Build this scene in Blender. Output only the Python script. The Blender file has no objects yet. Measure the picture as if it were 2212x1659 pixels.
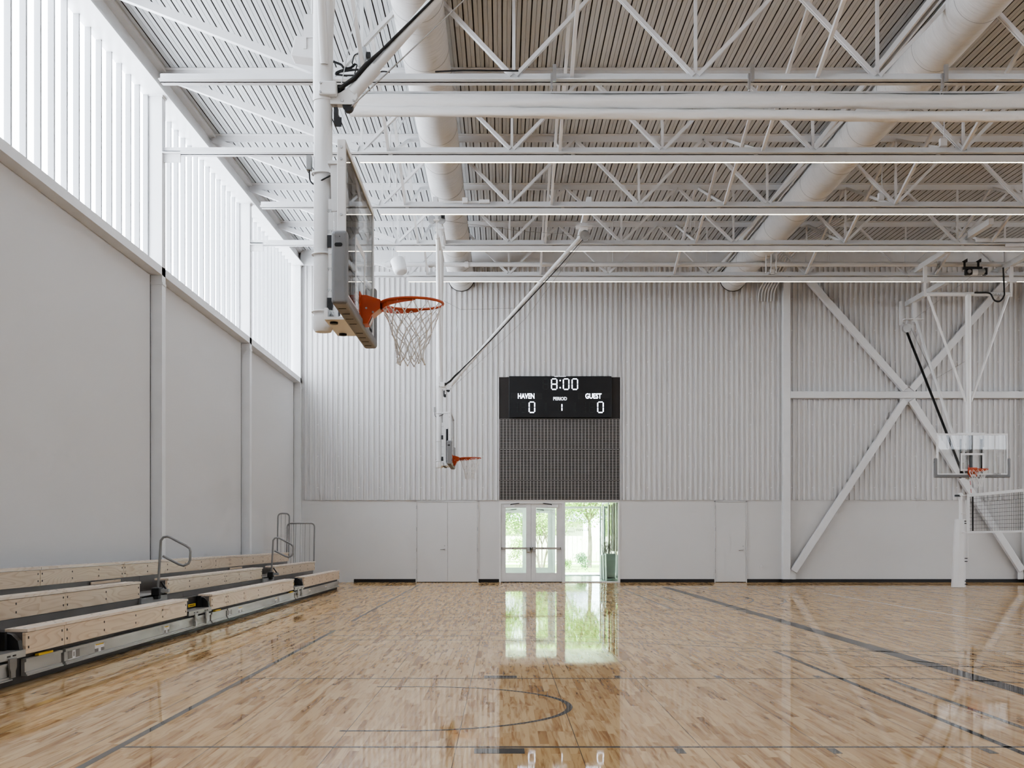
import bpy, bmesh, math, random
from mathutils import Vector, Matrix
random.seed(7)
COL = bpy.context.scene.collection
PI = math.pi
# ------------------------------------------------------------------ camera model (photo is 2212x1659)
F, CX, HY, H = 2610.0, 1086.0, 1166.0, 1.26
def W(px, py, Y):
    return Vector(((px-CX)*Y/F, Y, H+(HY-py)*Y/F))
YB = 35.75                                   # inner face of the back wall
KB = F/YB
def BX(px): return (px-CX)/KB
def BZ(py): return H+(HY-py)/KB
def deck_z(y): return 9.79-0.0195*(YB-y)
def eave_z(y): return 9.02+0.0225*(y-21.1)

# ------------------------------------------------------------------ materials
COAT = .78
def new_mat(name):
    m = bpy.data.materials.new(name); m.use_nodes = True
    nt = m.node_tree; b = nt.nodes['Principled BSDF']
    return m, nt, b
def paint(name, rgb, rough=0.5, metal=0.0, var=0.04, scale=3.0, bump=0.0, spec=0.5, stretch=(1,1,1)):
    m, nt, b = new_mat(name)
    tc = nt.nodes.new('ShaderNodeTexCoord'); mp = nt.nodes.new('ShaderNodeMapping')
    mp.inputs['Scale'].default_value = stretch
    n = nt.nodes.new('ShaderNodeTexNoise'); n.inputs['Scale'].default_value = scale; n.inputs['Detail'].default_value = 1
    nt.links.new(tc.outputs['Object'], mp.inputs['Vector']); nt.links.new(mp.outputs[0], n.inputs['Vector'])
    r = nt.nodes.new('ShaderNodeValToRGB')
    r.color_ramp.elements[0].position = .3; r.color_ramp.elements[1].position = .7
    r.color_ramp.elements[0].color = [c*(1-var) for c in rgb]+[1]
    r.color_ramp.elements[1].color = [min(1, c*(1+var)) for c in rgb]+[1]
    nt.links.new(n.outputs['Fac'], r.inputs['Fac']); nt.links.new(r.outputs[0], b.inputs['Base Color'])
    b.inputs['Roughness'].default_value = rough; b.inputs['Metallic'].default_value = metal
    b.inputs['Specular IOR Level'].default_value = spec
    if bump:
        bp = nt.nodes.new('ShaderNodeBump'); bp.inputs['Strength'].default_value = bump; bp.inputs['Distance'].default_value = .02
        nt.links.new(n.outputs['Fac'], bp.inputs['Height']); nt.links.new(bp.outputs[0], b.inputs['Normal'])
    return m
def glow(name, rgb, strength, var=.03):
    m, nt, b = new_mat(name)
    n = nt.nodes.new('ShaderNodeTexNoise'); n.inputs['Scale'].default_value = 1.5
    r = nt.nodes.new('ShaderNodeValToRGB')
    r.color_ramp.elements[0].color = [c*(1-var) for c in rgb]+[1]; r.color_ramp.elements[1].color = list(rgb)+[1]
    nt.links.new(n.outputs['Fac'], r.inputs['Fac']); nt.links.new(r.outputs[0], b.inputs['Emission Color'])
    b.inputs['Base Color'].default_value = (.7,.7,.7,1); b.inputs['Roughness'].default_value = .4
    b.inputs['Emission Strength'].default_value = strength
    return m
def glass(name, tint=(.97,.985,.975), refl=1.0):
    m = bpy.data.materials.new(name); m.use_nodes = True; nt = m.node_tree; nt.nodes.clear()
    o = nt.nodes.new('ShaderNodeOutputMaterial'); mx = nt.nodes.new('ShaderNodeMixShader')
    t = nt.nodes.new('ShaderNodeBsdfTransparent'); t.inputs[0].default_value = (*tint, 1)
    g = nt.nodes.new('ShaderNodeBsdfGlossy'); g.inputs['Roughness'].default_value = .01
    fr = nt.nodes.new('ShaderNodeFresnel'); fr.inputs['IOR'].default_value = 1.5
    ml = nt.nodes.new('ShaderNodeMath'); ml.operation = 'MULTIPLY'; ml.inputs[1].default_value = refl
    nt.links.new(fr.outputs[0], ml.inputs[0]); nt.links.new(ml.outputs[0], mx.inputs[0])
    nt.links.new(t.outputs[0], mx.inputs[1]); nt.links.new(g.outputs[0], mx.inputs[2]); nt.links.new(mx.outputs[0], o.inputs[0])
    return m

def floor_mat():
    m, nt, b = new_mat('maple_floor')
    N = nt.nodes.new; L = nt.links.new
    def math_(op, a, c=None):
        n = N('ShaderNodeMath'); n.operation = op
        for i, v in enumerate((a, c)):
            if v is None: continue
            if isinstance(v, (int, float)): n.inputs[i].default_value = v
            else: L(v, n.inputs[i])
        return n.outputs[0]
    tc = N('ShaderNodeTexCoord'); sp = N('ShaderNodeSeparateXYZ'); L(tc.outputs['Object'], sp.inputs[0])
    x, y = sp.outputs[0], sp.outputs[1]
    row = math_('FLOOR', math_('DIVIDE', x, .0571))
    w1 = N('ShaderNodeTexWhiteNoise'); w1.noise_dimensions = '1D'; L(row, w1.inputs['W'])
    ln = math_('ADD', math_('MULTIPLY', w1.outputs['Value'], .6), .5)
    yo = math_('ADD', math_('DIVIDE', y, ln), math_('MULTIPLY', w1.outputs['Value'], 37.3))
    seg = math_('FLOOR', yo)
    cv = N('ShaderNodeCombineXYZ'); L(row, cv.inputs[0]); L(seg, cv.inputs[1])
    w2 = N('ShaderNodeTexWhiteNoise'); w2.noise_dimensions = '2D'; L(cv.outputs[0], w2.inputs['Vector'])
    # grain, drawn out along the board and shifted per board
    gx = N('ShaderNodeCombineXYZ'); L(math_('MULTIPLY', x, 26.0), gx.inputs[0]); L(math_('MULTIPLY', y, 1.7), gx.inputs[1])
    L(math_('MULTIPLY', w2.outputs['Value'], 60.0), gx.inputs[2])
    gn = N('ShaderNodeTexNoise'); gn.inputs['Scale'].default_value = 1.0; gn.inputs['Detail'].default_value = 5; gn.inputs['Distortion'].default_value = .6
    L(gx.outputs[0], gn.inputs['Vector'])
    ramp = N('ShaderNodeValToRGB'); cr = ramp.color_ramp
    cr.elements[0].position = 0; cr.elements[0].color = FLOOR_DARK
    e = cr.elements.new(.10); e.color = FLOOR_MID
    e = cr.elements.new(.40); e.color = FLOOR_BASE
    cr.elements[-1].position = 1; cr.elements[-1].color = FLOOR_LIGHT
    L(w2.outputs['Value'], ramp.inputs['Fac'])
    gr = N('ShaderNodeValToRGB'); gr.color_ramp.elements[0].position = .32; gr.color_ramp.elements[0].color = (.50,.36,.26,1)
    gr.color_ramp.elements[1].position = .53; gr.color_ramp.elements[1].color = (1,1,1,1)
    L(gn.outputs['Fac'], gr.inputs['Fac'])
    mul = N('ShaderNodeMixRGB'); mul.blend_type = 'MULTIPLY'; mul.inputs['Fac'].default_value = .78
    L(ramp.outputs[0], mul.inputs[1]); L(gr.outputs[0], mul.inputs[2])
    # panel seams every .745 m and faint board edges
    fs = math_('ABSOLUTE', math_('SUBTRACT', math_('FRACT', math_('DIVIDE', math_('ADD', x, 100*.745+.2825+.3725), .745)), .5))
    seam = math_('LESS_THAN', fs, .0035)
    fe = math_('LESS_THAN', math_('FRACT', math_('DIVIDE', x, .0571)), .025)
    fb = math_('LESS_THAN', math_('FRACT', yo), .003)
    edge = math_('MULTIPLY', math_('MAXIMUM', fe, fb), .22)
    dk = math_('MAXIMUM', math_('MULTIPLY', seam, .75), edge)
    mx = N('ShaderNodeMixRGB'); L(dk, mx.inputs['Fac']); L(mul.outputs[0], mx.inputs[1]); mx.inputs[2].default_value = (.08,.05,.03,1)
    wn = N('ShaderNodeTexNoise'); wn.inputs['Scale'].default_value = 1.6; wn.inputs['Detail'].default_value = 3
    mp = N('ShaderNodeMapping'); mp.inputs['Scale'].default_value = (3.0, .7, 1); L(tc.outputs['Object'], mp.inputs[0]); L(mp.outputs[0], wn.inputs['Vector'])
    hs = math_('ADD', math_('MULTIPLY', w2.outputs['Value'], .03), wn.outputs['Fac'])
    bp = N('ShaderNodeBump'); bp.inputs['Strength'].default_value = .03; bp.inputs['Distance'].default_value = .010
    L(hs, bp.inputs['Height'])
    varnish(nt, b, mx.outputs[0], bp.outputs[0])
    return m
def varnish(nt, b, colour, normal):
    # matt wood or paint under a clear varnish coat
    N = nt.nodes.new; L = nt.links.new
    out = [n for n in nt.nodes if n.type == 'OUTPUT_MATERIAL'][0]
    b.inputs['Specular IOR Level'].default_value = 0; b.inputs['Roughness'].default_value = .6
    L(colour, b.inputs['Base Color'])
    g = N('ShaderNodeBsdfGlossy'); g.inputs['Roughness'].default_value = .03; g.inputs['Color'].default_value = (1,1,1,1)
    fr = N('ShaderNodeFresnel'); fr.inputs['IOR'].default_value = 1.45
    if normal is not None: L(normal, g.inputs['Normal']); L(normal, fr.inputs['Normal'])
    ml = N('ShaderNodeMath'); ml.operation = 'MULTIPLY'; ml.inputs[1].default_value = COAT; L(fr.outputs[0], ml.inputs[0])
    ms = N('ShaderNodeMixShader'); mn = N('ShaderNodeMath'); mn.operation = 'MINIMUM'; mn.inputs[1].default_value = .46; L(ml.outputs[0], mn.inputs[0]); L(mn.outputs[0], ms.inputs[0]); L(b.outputs[0], ms.inputs[1]); L(g.outputs[0], ms.inputs[2]); L(ms.outputs[0], out.inputs[0])
def line_mat(name, rgb):
    m = paint(name, rgb, .6, var=.03); nt = m.node_tree; b = nt.nodes['Principled BSDF']
    varnish(nt, b, b.inputs['Base Color'].links[0].from_socket, None); return m
def pine_mat(name, c0, c1):
    m, nt, b = new_mat(name); N = nt.nodes.new; L = nt.links.new
    tc = N('ShaderNodeTexCoord'); mp = N('ShaderNodeMapping'); mp.inputs['Scale'].default_value = (1.0, .17, 1.7)
    L(tc.outputs['Object'], mp.inputs[0])
    n = N('ShaderNodeTexNoise'); n.inputs['Scale'].default_value = 1.6; n.inputs['Detail'].default_value = 2; L(mp.outputs[0], n.inputs['Vector'])
    k = N('ShaderNodeMath'); k.operation = 'MULTIPLY'; k.inputs[1].default_value = 30.0; L(n.outputs['Fac'], k.inputs[0])
    fr = N('ShaderNodeMath'); fr.operation = 'FRACT'; L(k.outputs[0], fr.inputs[0])
    r = N('ShaderNodeValToRGB'); r.color_ramp.elements[0].color = (*c0, 1); r.color_ramp.elements[0].position = .55
    r.color_ramp.elements[1].color = (*c1, 1); r.color_ramp.elements[1].position = .95
    L(fr.outputs[0], r.inputs['Fac']); L(r.outputs[0], b.inputs['Base Color']); b.inputs['Roughness'].default_value = .38
    return m
def duct_mat():
    m, nt, b = new_mat('fabric_duct'); N = nt.nodes.new; L = nt.links.new
    tc = N('ShaderNodeTexCoord'); mp = N('ShaderNodeMapping'); mp.inputs['Scale'].default_value = (1, 9, 1); L(tc.outputs['Object'], mp.inputs[0])
    n = N('ShaderNodeTexNoise'); n.inputs['Scale'].default_value = 1.6; n.inputs['Detail'].default_value = 3; L(mp.outputs[0], n.inputs['Vector'])
    bp = N('ShaderNodeBump'); bp.inputs['Strength'].default_value = .8; bp.inputs['Distance'].default_value = .05
    L(n.outputs['Fac'], bp.inputs['Height']); L(bp.outputs[0], b.inputs['Normal'])
    b.inputs['Base Color'].default_value = (.80,.79,.775,1); b.inputs['Roughness'].default_value = .6
    return m
def cladding_mat():
    # white corrugated sheet with rows of small pale fixing screws
    m, nt, b = new_mat('white_cladding'); N = nt.nodes.new; L = nt.links.new
    tc = N('ShaderNodeTexCoord'); sp = N('ShaderNodeSeparateXYZ'); L(tc.outputs['Object'], sp.inputs[0])
    def mm(op, a, c):
        n = N('ShaderNodeMath'); n.operation = op
        for i, v in enumerate((a, c)):
            if isinstance(v, (int, float)): n.inputs[i].default_value = v
            else: L(v, n.inputs[i])
        return n.outputs[0]
    fz = mm('LESS_THAN', mm('FRACT', mm('DIVIDE', sp.outputs[2], .93), 0), .03)
    fx = mm('LESS_THAN', mm('FRACT', mm('DIVIDE', mm('ADD', sp.outputs[0], 60.96), .6096), 0), .06)
    dot = mm('MULTIPLY', fz, fx)
    n = N('ShaderNodeTexNoise'); n.inputs['Scale'].default_value = 1.3
    r = N('ShaderNodeValToRGB'); r.color_ramp.elements[0].color = (.70,.69,.68,1); r.color_ramp.elements[1].color = (.78,.77,.76,1)
    L(n.outputs['Fac'], r.inputs['Fac'])
    mx = N('ShaderNodeMixRGB'); L(dot, mx.inputs['Fac']); L(r.outputs[0], mx.inputs[1]); mx.inputs[2].default_value = (.93,.93,.93,1)
    L(mx.outputs[0], b.inputs['Base Color']); b.inputs['Roughness'].default_value = .42
    return m

FLOOR_DARK = (.40,.23,.095,1); FLOOR_MID = (.50,.31,.14,1); FLOOR_BASE = (.59,.392,.19,1); FLOOR_LIGHT = (.655,.46,.245,1)
WIN_E, LAMP_E, REAR_E = 2.9, 3.6, 2.5
MT = dict(
    floor=floor_mat(), wall=paint('wall_white', (.74,.73,.715), .7, var=.005, scale=.6, spec=.2),
    wall_l=paint('wall_left_white', (.72,.708,.695), .7, var=.004, scale=.5, spec=.1),
    clad=cladding_mat(), steel=paint('white_steel', (.81,.808,.805), .38, var=.02),
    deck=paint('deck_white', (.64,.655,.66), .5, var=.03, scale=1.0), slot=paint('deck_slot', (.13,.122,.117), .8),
    dark=paint('dark_panel', (.035,.03,.028), .5), black=paint('black_rubber', (.012,.011,.011), .45),
    blackp=paint('black_plastic', (.02,.02,.021), .35),
    win=glow('translucent_glazing', (.97,.985,1.0), WIN_E), rwin=glow('rear_glazing', (.97,.985,1.0), REAR_E),
    fin=paint('window_fin', (.40,.405,.41), .4, var=.01), lamp=glow('lamp_strip', (1.0,.86,.64), LAMP_E),
    led=glow('led_white', (.95,.95,1.0), 1.5), soft=glow('glowing_print', (.9,.9,.9), .42), unlit=paint('unlit_led', (.035,.038,.04), .4),
    board=paint('scoreboard_black', (.012,.013,.015), .35), print_=paint('white_print', (.9,.9,.9), .5, var=.01),
    grille=paint('grille_bar', (.50,.47,.45), .4, metal=.2), grille_back=paint('grille_back', (.03,.027,.025), .9),
    pole=paint('white_pole', (.87,.868,.86), .28, var=.01), glass=glass('clear_glass'), bglass=glass('board_glass', (.96,.965,.96), .65),
    dglass=glass('door_glass', (.925,.96,.925)), sglass=glass('green_tinted_glass', (.90,.96,.915), .7),
    pad=paint('grey_pad', (.235,.235,.24), .45, var=.03), orange=paint('orange_rim', (.56,.095,.028), .35, var=.03),
    net=paint('white_cord', (.9,.89,.87), .8), chrome=paint('zinc', (.52,.52,.52), .3, metal=.8),
    curtain=paint('white_vinyl', (.88,.87,.85), .42, var=.02, scale=2.0, bump=.5, stretch=(2.2,4,7)), mesh_=paint('mesh_strip', (.55,.55,.55), .7),
    duct=duct_mat(), seam=paint('duct_seam', (.50,.49,.48), .7), pine=pine_mat('pine_board', (.74,.59,.43), (.63,.47,.32)),
    pine_top=pine_mat('pine_seat', (.78,.66,.53), (.68,.54,.41)),
    riser=paint('grey_riser', (.20,.188,.175), .40, metal=.0, var=.12, scale=1.2), galv=paint('galvanised', (.43,.43,.41), .36, metal=.25, var=.22, scale=1.6, stretch=(1,.5,3)),
    rail=paint('grey_rail', (.30,.295,.285), .32), yellow=paint('yellow_label', (.75,.50,.03), .5), sticker=paint('white_sticker', (.8,.8,.8), .5),
    gray_line=line_mat('grey_court_line', (.125,.116,.105)), dark_line=line_mat('dark_court_line', (.035,.033,.031)),
    white_line=line_mat('white_court_line', (.8,.78,.74)), box=paint('grey_box', (.42,.43,.43), .45),
    red=paint('red_band', (.6,.05,.04), .5), taupe=paint('taupe_frame', (.46,.42,.385), .35), frame=paint('door_frame', (.80,.79,.77), .35),
    cap=paint('vinyl_pad_white', (.84,.835,.82), .35, var=.01), cord=paint('black_cord', (.02,.02,.02), .7),
    grass=paint('grass', (.22,.32,.07), .9, var=.3, scale=.8), concrete=paint('concrete', (.62,.60,.56), .8, var=.06),
    leaf=paint('leaf_green', (.17,.28,.06), .6, var=.35, scale=2.0), leaf2=paint('leaf_pale', (.27,.38,.10), .6, var=.3, scale=2.0),
    leaf3=paint('leaf_dark', (.10,.19,.07), .6, var=.3, scale=2.0), bark=paint('bark', (.16,.13,.10), .9, var=.3, scale=5),
    house=paint('pale_siding', (.72,.68,.62), .8), fence=paint('fence_board', (.60,.54,.47), .8, var=.1), roofm=paint('grey_roof', (.30,.31,.33), .8),
    vest=paint('vestibule_wall', (.80,.83,.74), .45, var=.03), vfloor=paint('vestibule_floor', (.62,.70,.69), .12, var=.05),
    batten=paint('brown_batten', (.27,.22,.16), .5), planter=paint('planter_grey', (.22,.225,.20), .5),
)

# ------------------------------------------------------------------ mesh builder
class MB:
    def __init__(s): s.v = []; s.f = []; s.sm = []; s.mi = []
    def _add(s, vs, fs, smooth=False, mi=0):
        o = len(s.v); s.v += [tuple(v) for v in vs]
        for f in fs: s.f.append([i+o for i in f]); s.sm.append(smooth); s.mi.append(mi)
        return s
    def box(s, x0, x1, y0, y1, z0, z1, mi=0):
        if x0 > x1: x0, x1 = x1, x0
        if y0 > y1: y0, y1 = y1, y0
        if z0 > z1: z0, z1 = z1, z0
        return s._add([(x0,y0,z0),(x1,y0,z0),(x1,y1,z0),(x0,y1,z0),(x0,y0,z1),(x1,y0,z1),(x1,y1,z1),(x0,y1,z1)],
            [(0,3,2,1),(4,5,6,7),(0,1,5,4),(1,2,6,5),(2,3,7,6),(3,0,4,7)], mi=mi)
    def hexa(s, vs, mi=0):
        return s._add(vs, [(0,3,2,1),(4,5,6,7),(0,1,5,4),(1,2,6,5),(2,3,7,6),(3,0,4,7)], mi=mi)
    def bar(s, p0, p1, w, h, up=(0,0,1), mi=0):
        p0, p1 = Vector(p0), Vector(p1); d = (p1-p0).normalized(); up = Vector(up)
        if abs(d.dot(up)) > .98: up = Vector((0,1,0)) if abs(d.y) < .9 else Vector((1,0,0))
        a = d.cross(up).normalized(); b = a.cross(d).normalized(); a *= w/2; b *= h/2
        vs = [p0-a-b, p0+a-b, p0+a+b, p0-a+b, p1-a-b, p1+a-b, p1+a+b, p1-a+b]
        return s._add(vs, [(0,3,2,1),(4,5,6,7),(0,1,5,4),(1,2,6,5),(2,3,7,6),(3,0,4,7)], mi=mi)
    def tube(s, pts, r, seg=10, caps=True, mi=0, closed=False):
        pts = [Vector(p) for p in pts]; n = len(pts)
        rs = r if isinstance(r, (list, tuple)) else [r]*n
        ds = []
        for i in range(n):
            if closed: d = pts[(i+1) % n]-pts[i-1]
            else: d = (pts[min(i+1, n-1)]-pts[max(i-1, 0)])
            ds.append(d.normalized())
        ref = Vector((0,0,1)) if abs(ds[0].z) < .9 else Vector((1,0,0))
        u = ds[0].cross(ref).normalized(); vs = []
        for i in range(n):
            u = (u-ds[i]*u.dot(ds[i]))
            if u.length < 1e-6: u = ds[i].cross(Vector((.3,.5,.8)))
            u.normalize(); v = ds[i].cross(u)
            for k in range(seg):
                a = 2*PI*k/seg; vs.append(pts[i]+(u*math.cos(a)+v*math.sin(a))*rs[i])
        fs = []
        for i in range(n if closed else n-1):
            j = (i+1) % n
            for k in range(seg):
                k2 = (k+1) % seg; fs.append((i*seg+k, i*seg+k2, j*seg+k2, j*seg+k))
        s._add(vs, fs, True, mi)
        if caps and not closed:
            s._add(vs[:seg], [tuple(range(seg))[::-1]], False, mi); s._add(vs[-seg:], [tuple(range(seg))], False, mi)
        return s
    def ring(s, c, R, r, axis='z', seg=40, ts=8, mi=0):
        pts = []
        for k in range(seg):
            a = 2*PI*k/seg; p = {'z': (R*math.cos(a), R*math.sin(a), 0), 'y': (R*math.cos(a), 0, R*math.sin(a)), 'x': (0, R*math.cos(a), R*math.sin(a))}[axis]
            pts.append(Vector(c)+Vector(p))
        return s.tube(pts, r, ts, closed=True, mi=mi)
    def quad(s, a, b, c, d, mi=0): return s._add([a,b,c,d], [(0,1,2,3)], mi=mi)
    def prism(s, prof, axis, a, b, mi=0):
        # prof: list of 2D points; axis 'y' -> (x,z) profile run along y, 'x' -> (y,z), 'z' -> (x,y)
        def P(p, t): return {'y': (p[0], t, p[1]), 'x': (t, p[0], p[1]), 'z': (p[0], p[1], t)}[axis]
        n = len(prof); vs = [P(p, a) for p in prof]+[P(p, b) for p in prof]
        fs = [tuple(range(n)), tuple(range(2*n-1, n-1, -1))]+[(i, i+n, (i+1) % n+n, (i+1) % n) for i in range(n)]
        return s._add(vs, fs, mi=mi)
    def build(s, name, mats, parent=None, local=False, bevel=0, segs=2):
        if not isinstance(mats, (list, tuple)): mats = [mats]
        me = bpy.data.meshes.new(name); o = bpy.data.objects.new(name, me); COL.objects.link(o)
        vs = s.v
        if parent is not None:
            o.parent = parent
            if not local:
                off = root_loc(parent); vs = [(v[0]-off.x, v[1]-off.y, v[2]-off.z) for v in vs]
        elif not local:
            xs = [v[0] for v in vs]; ys = [v[1] for v in vs]; zs = [v[2] for v in vs]
            c = Vector(((min(xs)+max(xs))/2, (min(ys)+max(ys))/2, min(zs))); o.location = c
            vs = [(v[0]-c.x, v[1]-c.y, v[2]-c.z) for v in vs]
        me.from_pydata(vs, [], s.f)
        for p, sm, mi in zip(me.polygons, s.sm, s.mi): p.use_smooth = sm; p.material_index = mi
        for m in mats: me.materials.append(MT[m] if isinstance(m, str) else m)
        bm = bmesh.new(); bm.from_mesh(me); bmesh.ops.recalc_face_normals(bm, faces=bm.faces); bm.to_mesh(me); bm.free()
        if bevel:
            md = o.modifiers.new('bevel', 'BEVEL'); md.width = bevel; md.segments = segs; md.limit_method = 'ANGLE'; md.angle_limit = .7
        return o
def root_loc(o):
    while o.parent is not None: o = o.parent
    return Vector(o.location)
def thing(name, label=None, cat=None, loc=(0,0,0), rotz=0, group=None, kind=None):
    o = bpy.data.objects.new(name, None); COL.objects.link(o); o.location = loc; o.rotation_euler = (0,0,rotz); o.empty_display_size = .2
    return tag(o, label, cat, group, kind)
def tag(o, label=None, cat=None, group=None, kind=None):
    if label: o['label'] = label
    if cat: o['category'] = cat
    if group: o['group'] = group
    if kind: o['kind'] = kind
    return o
def struct(o, label, cat): return tag(o, label, cat, None, 'structure')
def copy_tree(o, parent=None):
    c = o.copy(); COL.objects.link(c)
    if parent is not None: c.parent = parent
    for ch in list(o.children): copy_tree(ch, c)
    return c
def arc_pts(c, R, a0, a1, n, plane='xy', z=0):
    out = []
    for k in range(n+1):
        a = a0+(a1-a0)*k/n
        out.append((c[0]+R*math.cos(a), c[1]+R*math.sin(a)))
    return out
def text(name, body, size, loc, rot, mat, parent, sx=1.0, align='CENTER', extrude=.001, local=True, bold=0.0):
    cu = bpy.data.curves.new(name, 'FONT'); cu.body = body; cu.size = size; cu.align_x = align; cu.align_y = 'CENTER'; cu.extrude = extrude
    cu.resolution_u = 3; cu.offset = bold
    t = bpy.data.objects.new(name+'_tmp', cu); COL.objects.link(t)
    dg = bpy.context.evaluated_depsgraph_get(); dg.update()
    me = bpy.data.meshes.new_from_object(t.evaluated_get(dg)); bpy.data.objects.remove(t)
    me.transform(Matrix.Diagonal((sx,1,1,1)))
    R = Matrix.Rotation(rot[2], 4, 'Z') @ Matrix.Rotation(rot[1], 4, 'Y') @ Matrix.Rotation(rot[0], 4, 'X')
    me.transform(R); L = Vector(loc)
    if parent is not None and not local: L = L-root_loc(parent)
    me.transform(Matrix.Translation(L))
    o = bpy.data.objects.new(name, me); COL.objects.link(o); o.parent = parent
    me.materials.clear(); me.materials.append(MT[mat])
    return o
def fillet(pts, rad, n=5):
    # round the corners of a 3D polyline
    pts = [Vector(p) for p in pts]; out = [pts[0]]
    for i in range(1, len(pts)-1):
        a, b, c = pts[i-1], pts[i], pts[i+1]; d0 = (a-b); d1 = (c-b)
        r = min(rad, d0.length*.45, d1.length*.45); p0 = b+d0.normalized()*r; p1 = b+d1.normalized()*r
        for k in range(n+1):
            t = k/n; out.append(p0*(1-t)**2+b*2*t*(1-t)+p1*t*t)
    out.append(pts[-1]); return out

# ------------------------------------------------------------------ camera, world, sun
XL, XI, XR, YR = -6.15, -5.95, 30.5, -2.5       # left wall plane, inner steel plane, right wall, rear wall
sc = bpy.context.scene
cam = bpy.data.cameras.new('camera'); co = bpy.data.objects.new('camera', cam); COL.objects.link(co)
co.location = (0,0,H); co.rotation_euler = (PI/2,0,0)
cam.sensor_width = 36; cam.sensor_fit = 'HORIZONTAL'; cam.lens = 36*F/2212
cam.shift_x = (1106-CX)/2212; cam.shift_y = (HY-829.5)/2212; cam.clip_end = 400; cam.clip_start = .05
sc.camera = co
w = bpy.data.worlds.new('sky'); sc.world = w; w.use_nodes = True
nt = w.node_tree; bg = nt.nodes['Background']; sk = nt.nodes.new('ShaderNodeTexSky')
sk.sky_type = 'HOSEK_WILKIE'; sk.turbidity = 4; sk.ground_albedo = .5; sk.sun_direction = Vector((-.25,-.5,.83)).normalized()
mixc = nt.nodes.new('ShaderNodeMixRGB'); mixc.inputs['Fac'].default_value = .55; mixc.inputs[2].default_value = (1.0,1.0,1.0,1)
nt.links.new(sk.outputs[0], mixc.inputs[1]); nt.links.new(mixc.outputs[0], bg.inputs[0]); bg.inputs[1].default_value = 9.0
sun = bpy.data.lights.new('sun', 'SUN'); so = bpy.data.objects.new('sun', sun); COL.objects.link(so)
sun.energy = 17.0; sun.angle = .02; so.location = (-20,-20,40); so.rotation_euler = Vector((.25,.5,-.83)).to_track_quat('-Z','Y').to_euler()

# ================================================================== ROOM SHELL
fl = MB().box(XL-.3, XR+.3, YR-.3, YB+.3, -.2, 0).build('floor', 'floor', local=True); struct(fl, 'glossy maple strip sports floor with painted court lines', 'floor')
def line(name, x0, x1, y0, y1, mat='gray_line'):
    return MB().box(x0, x1, y0, y1, -.004, .0009).build(name, mat, fl, local=True)
def arc_line(name, c, R, a0, a1, w_=.05, mat='gray_line', n=48):
    mb = MB()
    for k in range(n):
        q = []
        for t in (k, k+1):
            a = a0+(a1-a0)*t/n
            q.append([(c[0]+r*math.cos(a), c[1]+r*math.sin(a), .0009) for r in (R-w_/2, R+w_/2)])
        mb.quad(q[0][0], q[0][1], q[1][1], q[1][0])
    return mb.build(name, mat, fl, local=True)
for cy in (9.16, 26.35):
    line('baseline', -2.36, -2.31, cy-7.65, cy+7.65)
    line('sideline', -2.31, 16, cy+7.60, cy+7.63)
    line('sideline', -2.31, 16, cy-7.63, cy-7.60)
    for s in (-1, 1):
        yl = cy+s*1.815
        line('lane_line', -2.31, 3.51, yl-.022, yl+.022)
        a, b = sorted((cy+s*1.86, cy+s*2.04))
        line('lane_block', -.17, .13, a, b)
        for xm in (1.03, 1.95, 2.87): line('lane_mark', xm, xm+.055, a, b)
        ya = cy+s*1.195
        line('arc_extension', -1.075, -.69, ya-.022, ya+.022)
        for R in (6.02, 6.68):
            line('three_point_extension', -2.31, -.69, cy+s*R-.02, cy+s*R+.02)
    line('free_throw_line', 3.46, 3.51, cy-1.83, cy+1.83)
    arc_line('free_throw_arc', (3.485, cy), 1.83, -PI/2, PI/2)
    arc_line('restricted_arc', (-.69, cy), 1.195, -PI/2, PI/2, .046, n=64)
    for R in (6.02, 6.68): arc_line('three_point_arc', (-.69, cy), R, -PI/2, PI/2, .04, n=80)
line('volleyball_end_line', 3.045, 3.095, 4.6, 13.68, 'dark_line'); line('volleyball_side_line', 3.095, 21.2, 13.64, 13.68, 'dark_line')
line('service_mark', 2.67, 2.87, 13.64, 13.68, 'dark_line')
line('volleyball_end_line', 3.045, 3.095, 21.9, 30.9); line('volleyball_side_line', 3.095, 21.2, 21.88, 21.92); line('volleyball_side_line', 3.095, 21.2, 30.88, 30.92)
line('main_sideline', 4.225, 4.415, -2, 32.4, 'dark_line'); line('main_sideline', 19.78, 19.97, -2, 32.4, 'dark_line'); line('main_baseline', 4.415, 19.78, 32.3, 32.4, 'dark_line')
line('attack_line', 3.5, 20, 11.98, 12.02, 'dark_line'); line('badminton_line', 7.52, 7.55, 14.5, 28.4, 'white_line')
line('main_lane_line', 10.25, 10.3, 26.5, 32.3); line('main_lane_line', 13.9, 13.95, 26.5, 32.3); line('main_free_throw_line', 10.25, 13.95, 26.48, 26.53)
arc_line('main_three_point_arc', (12.1, 30.7), 6.02, PI, 2*PI, .05, n=60)

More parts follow.
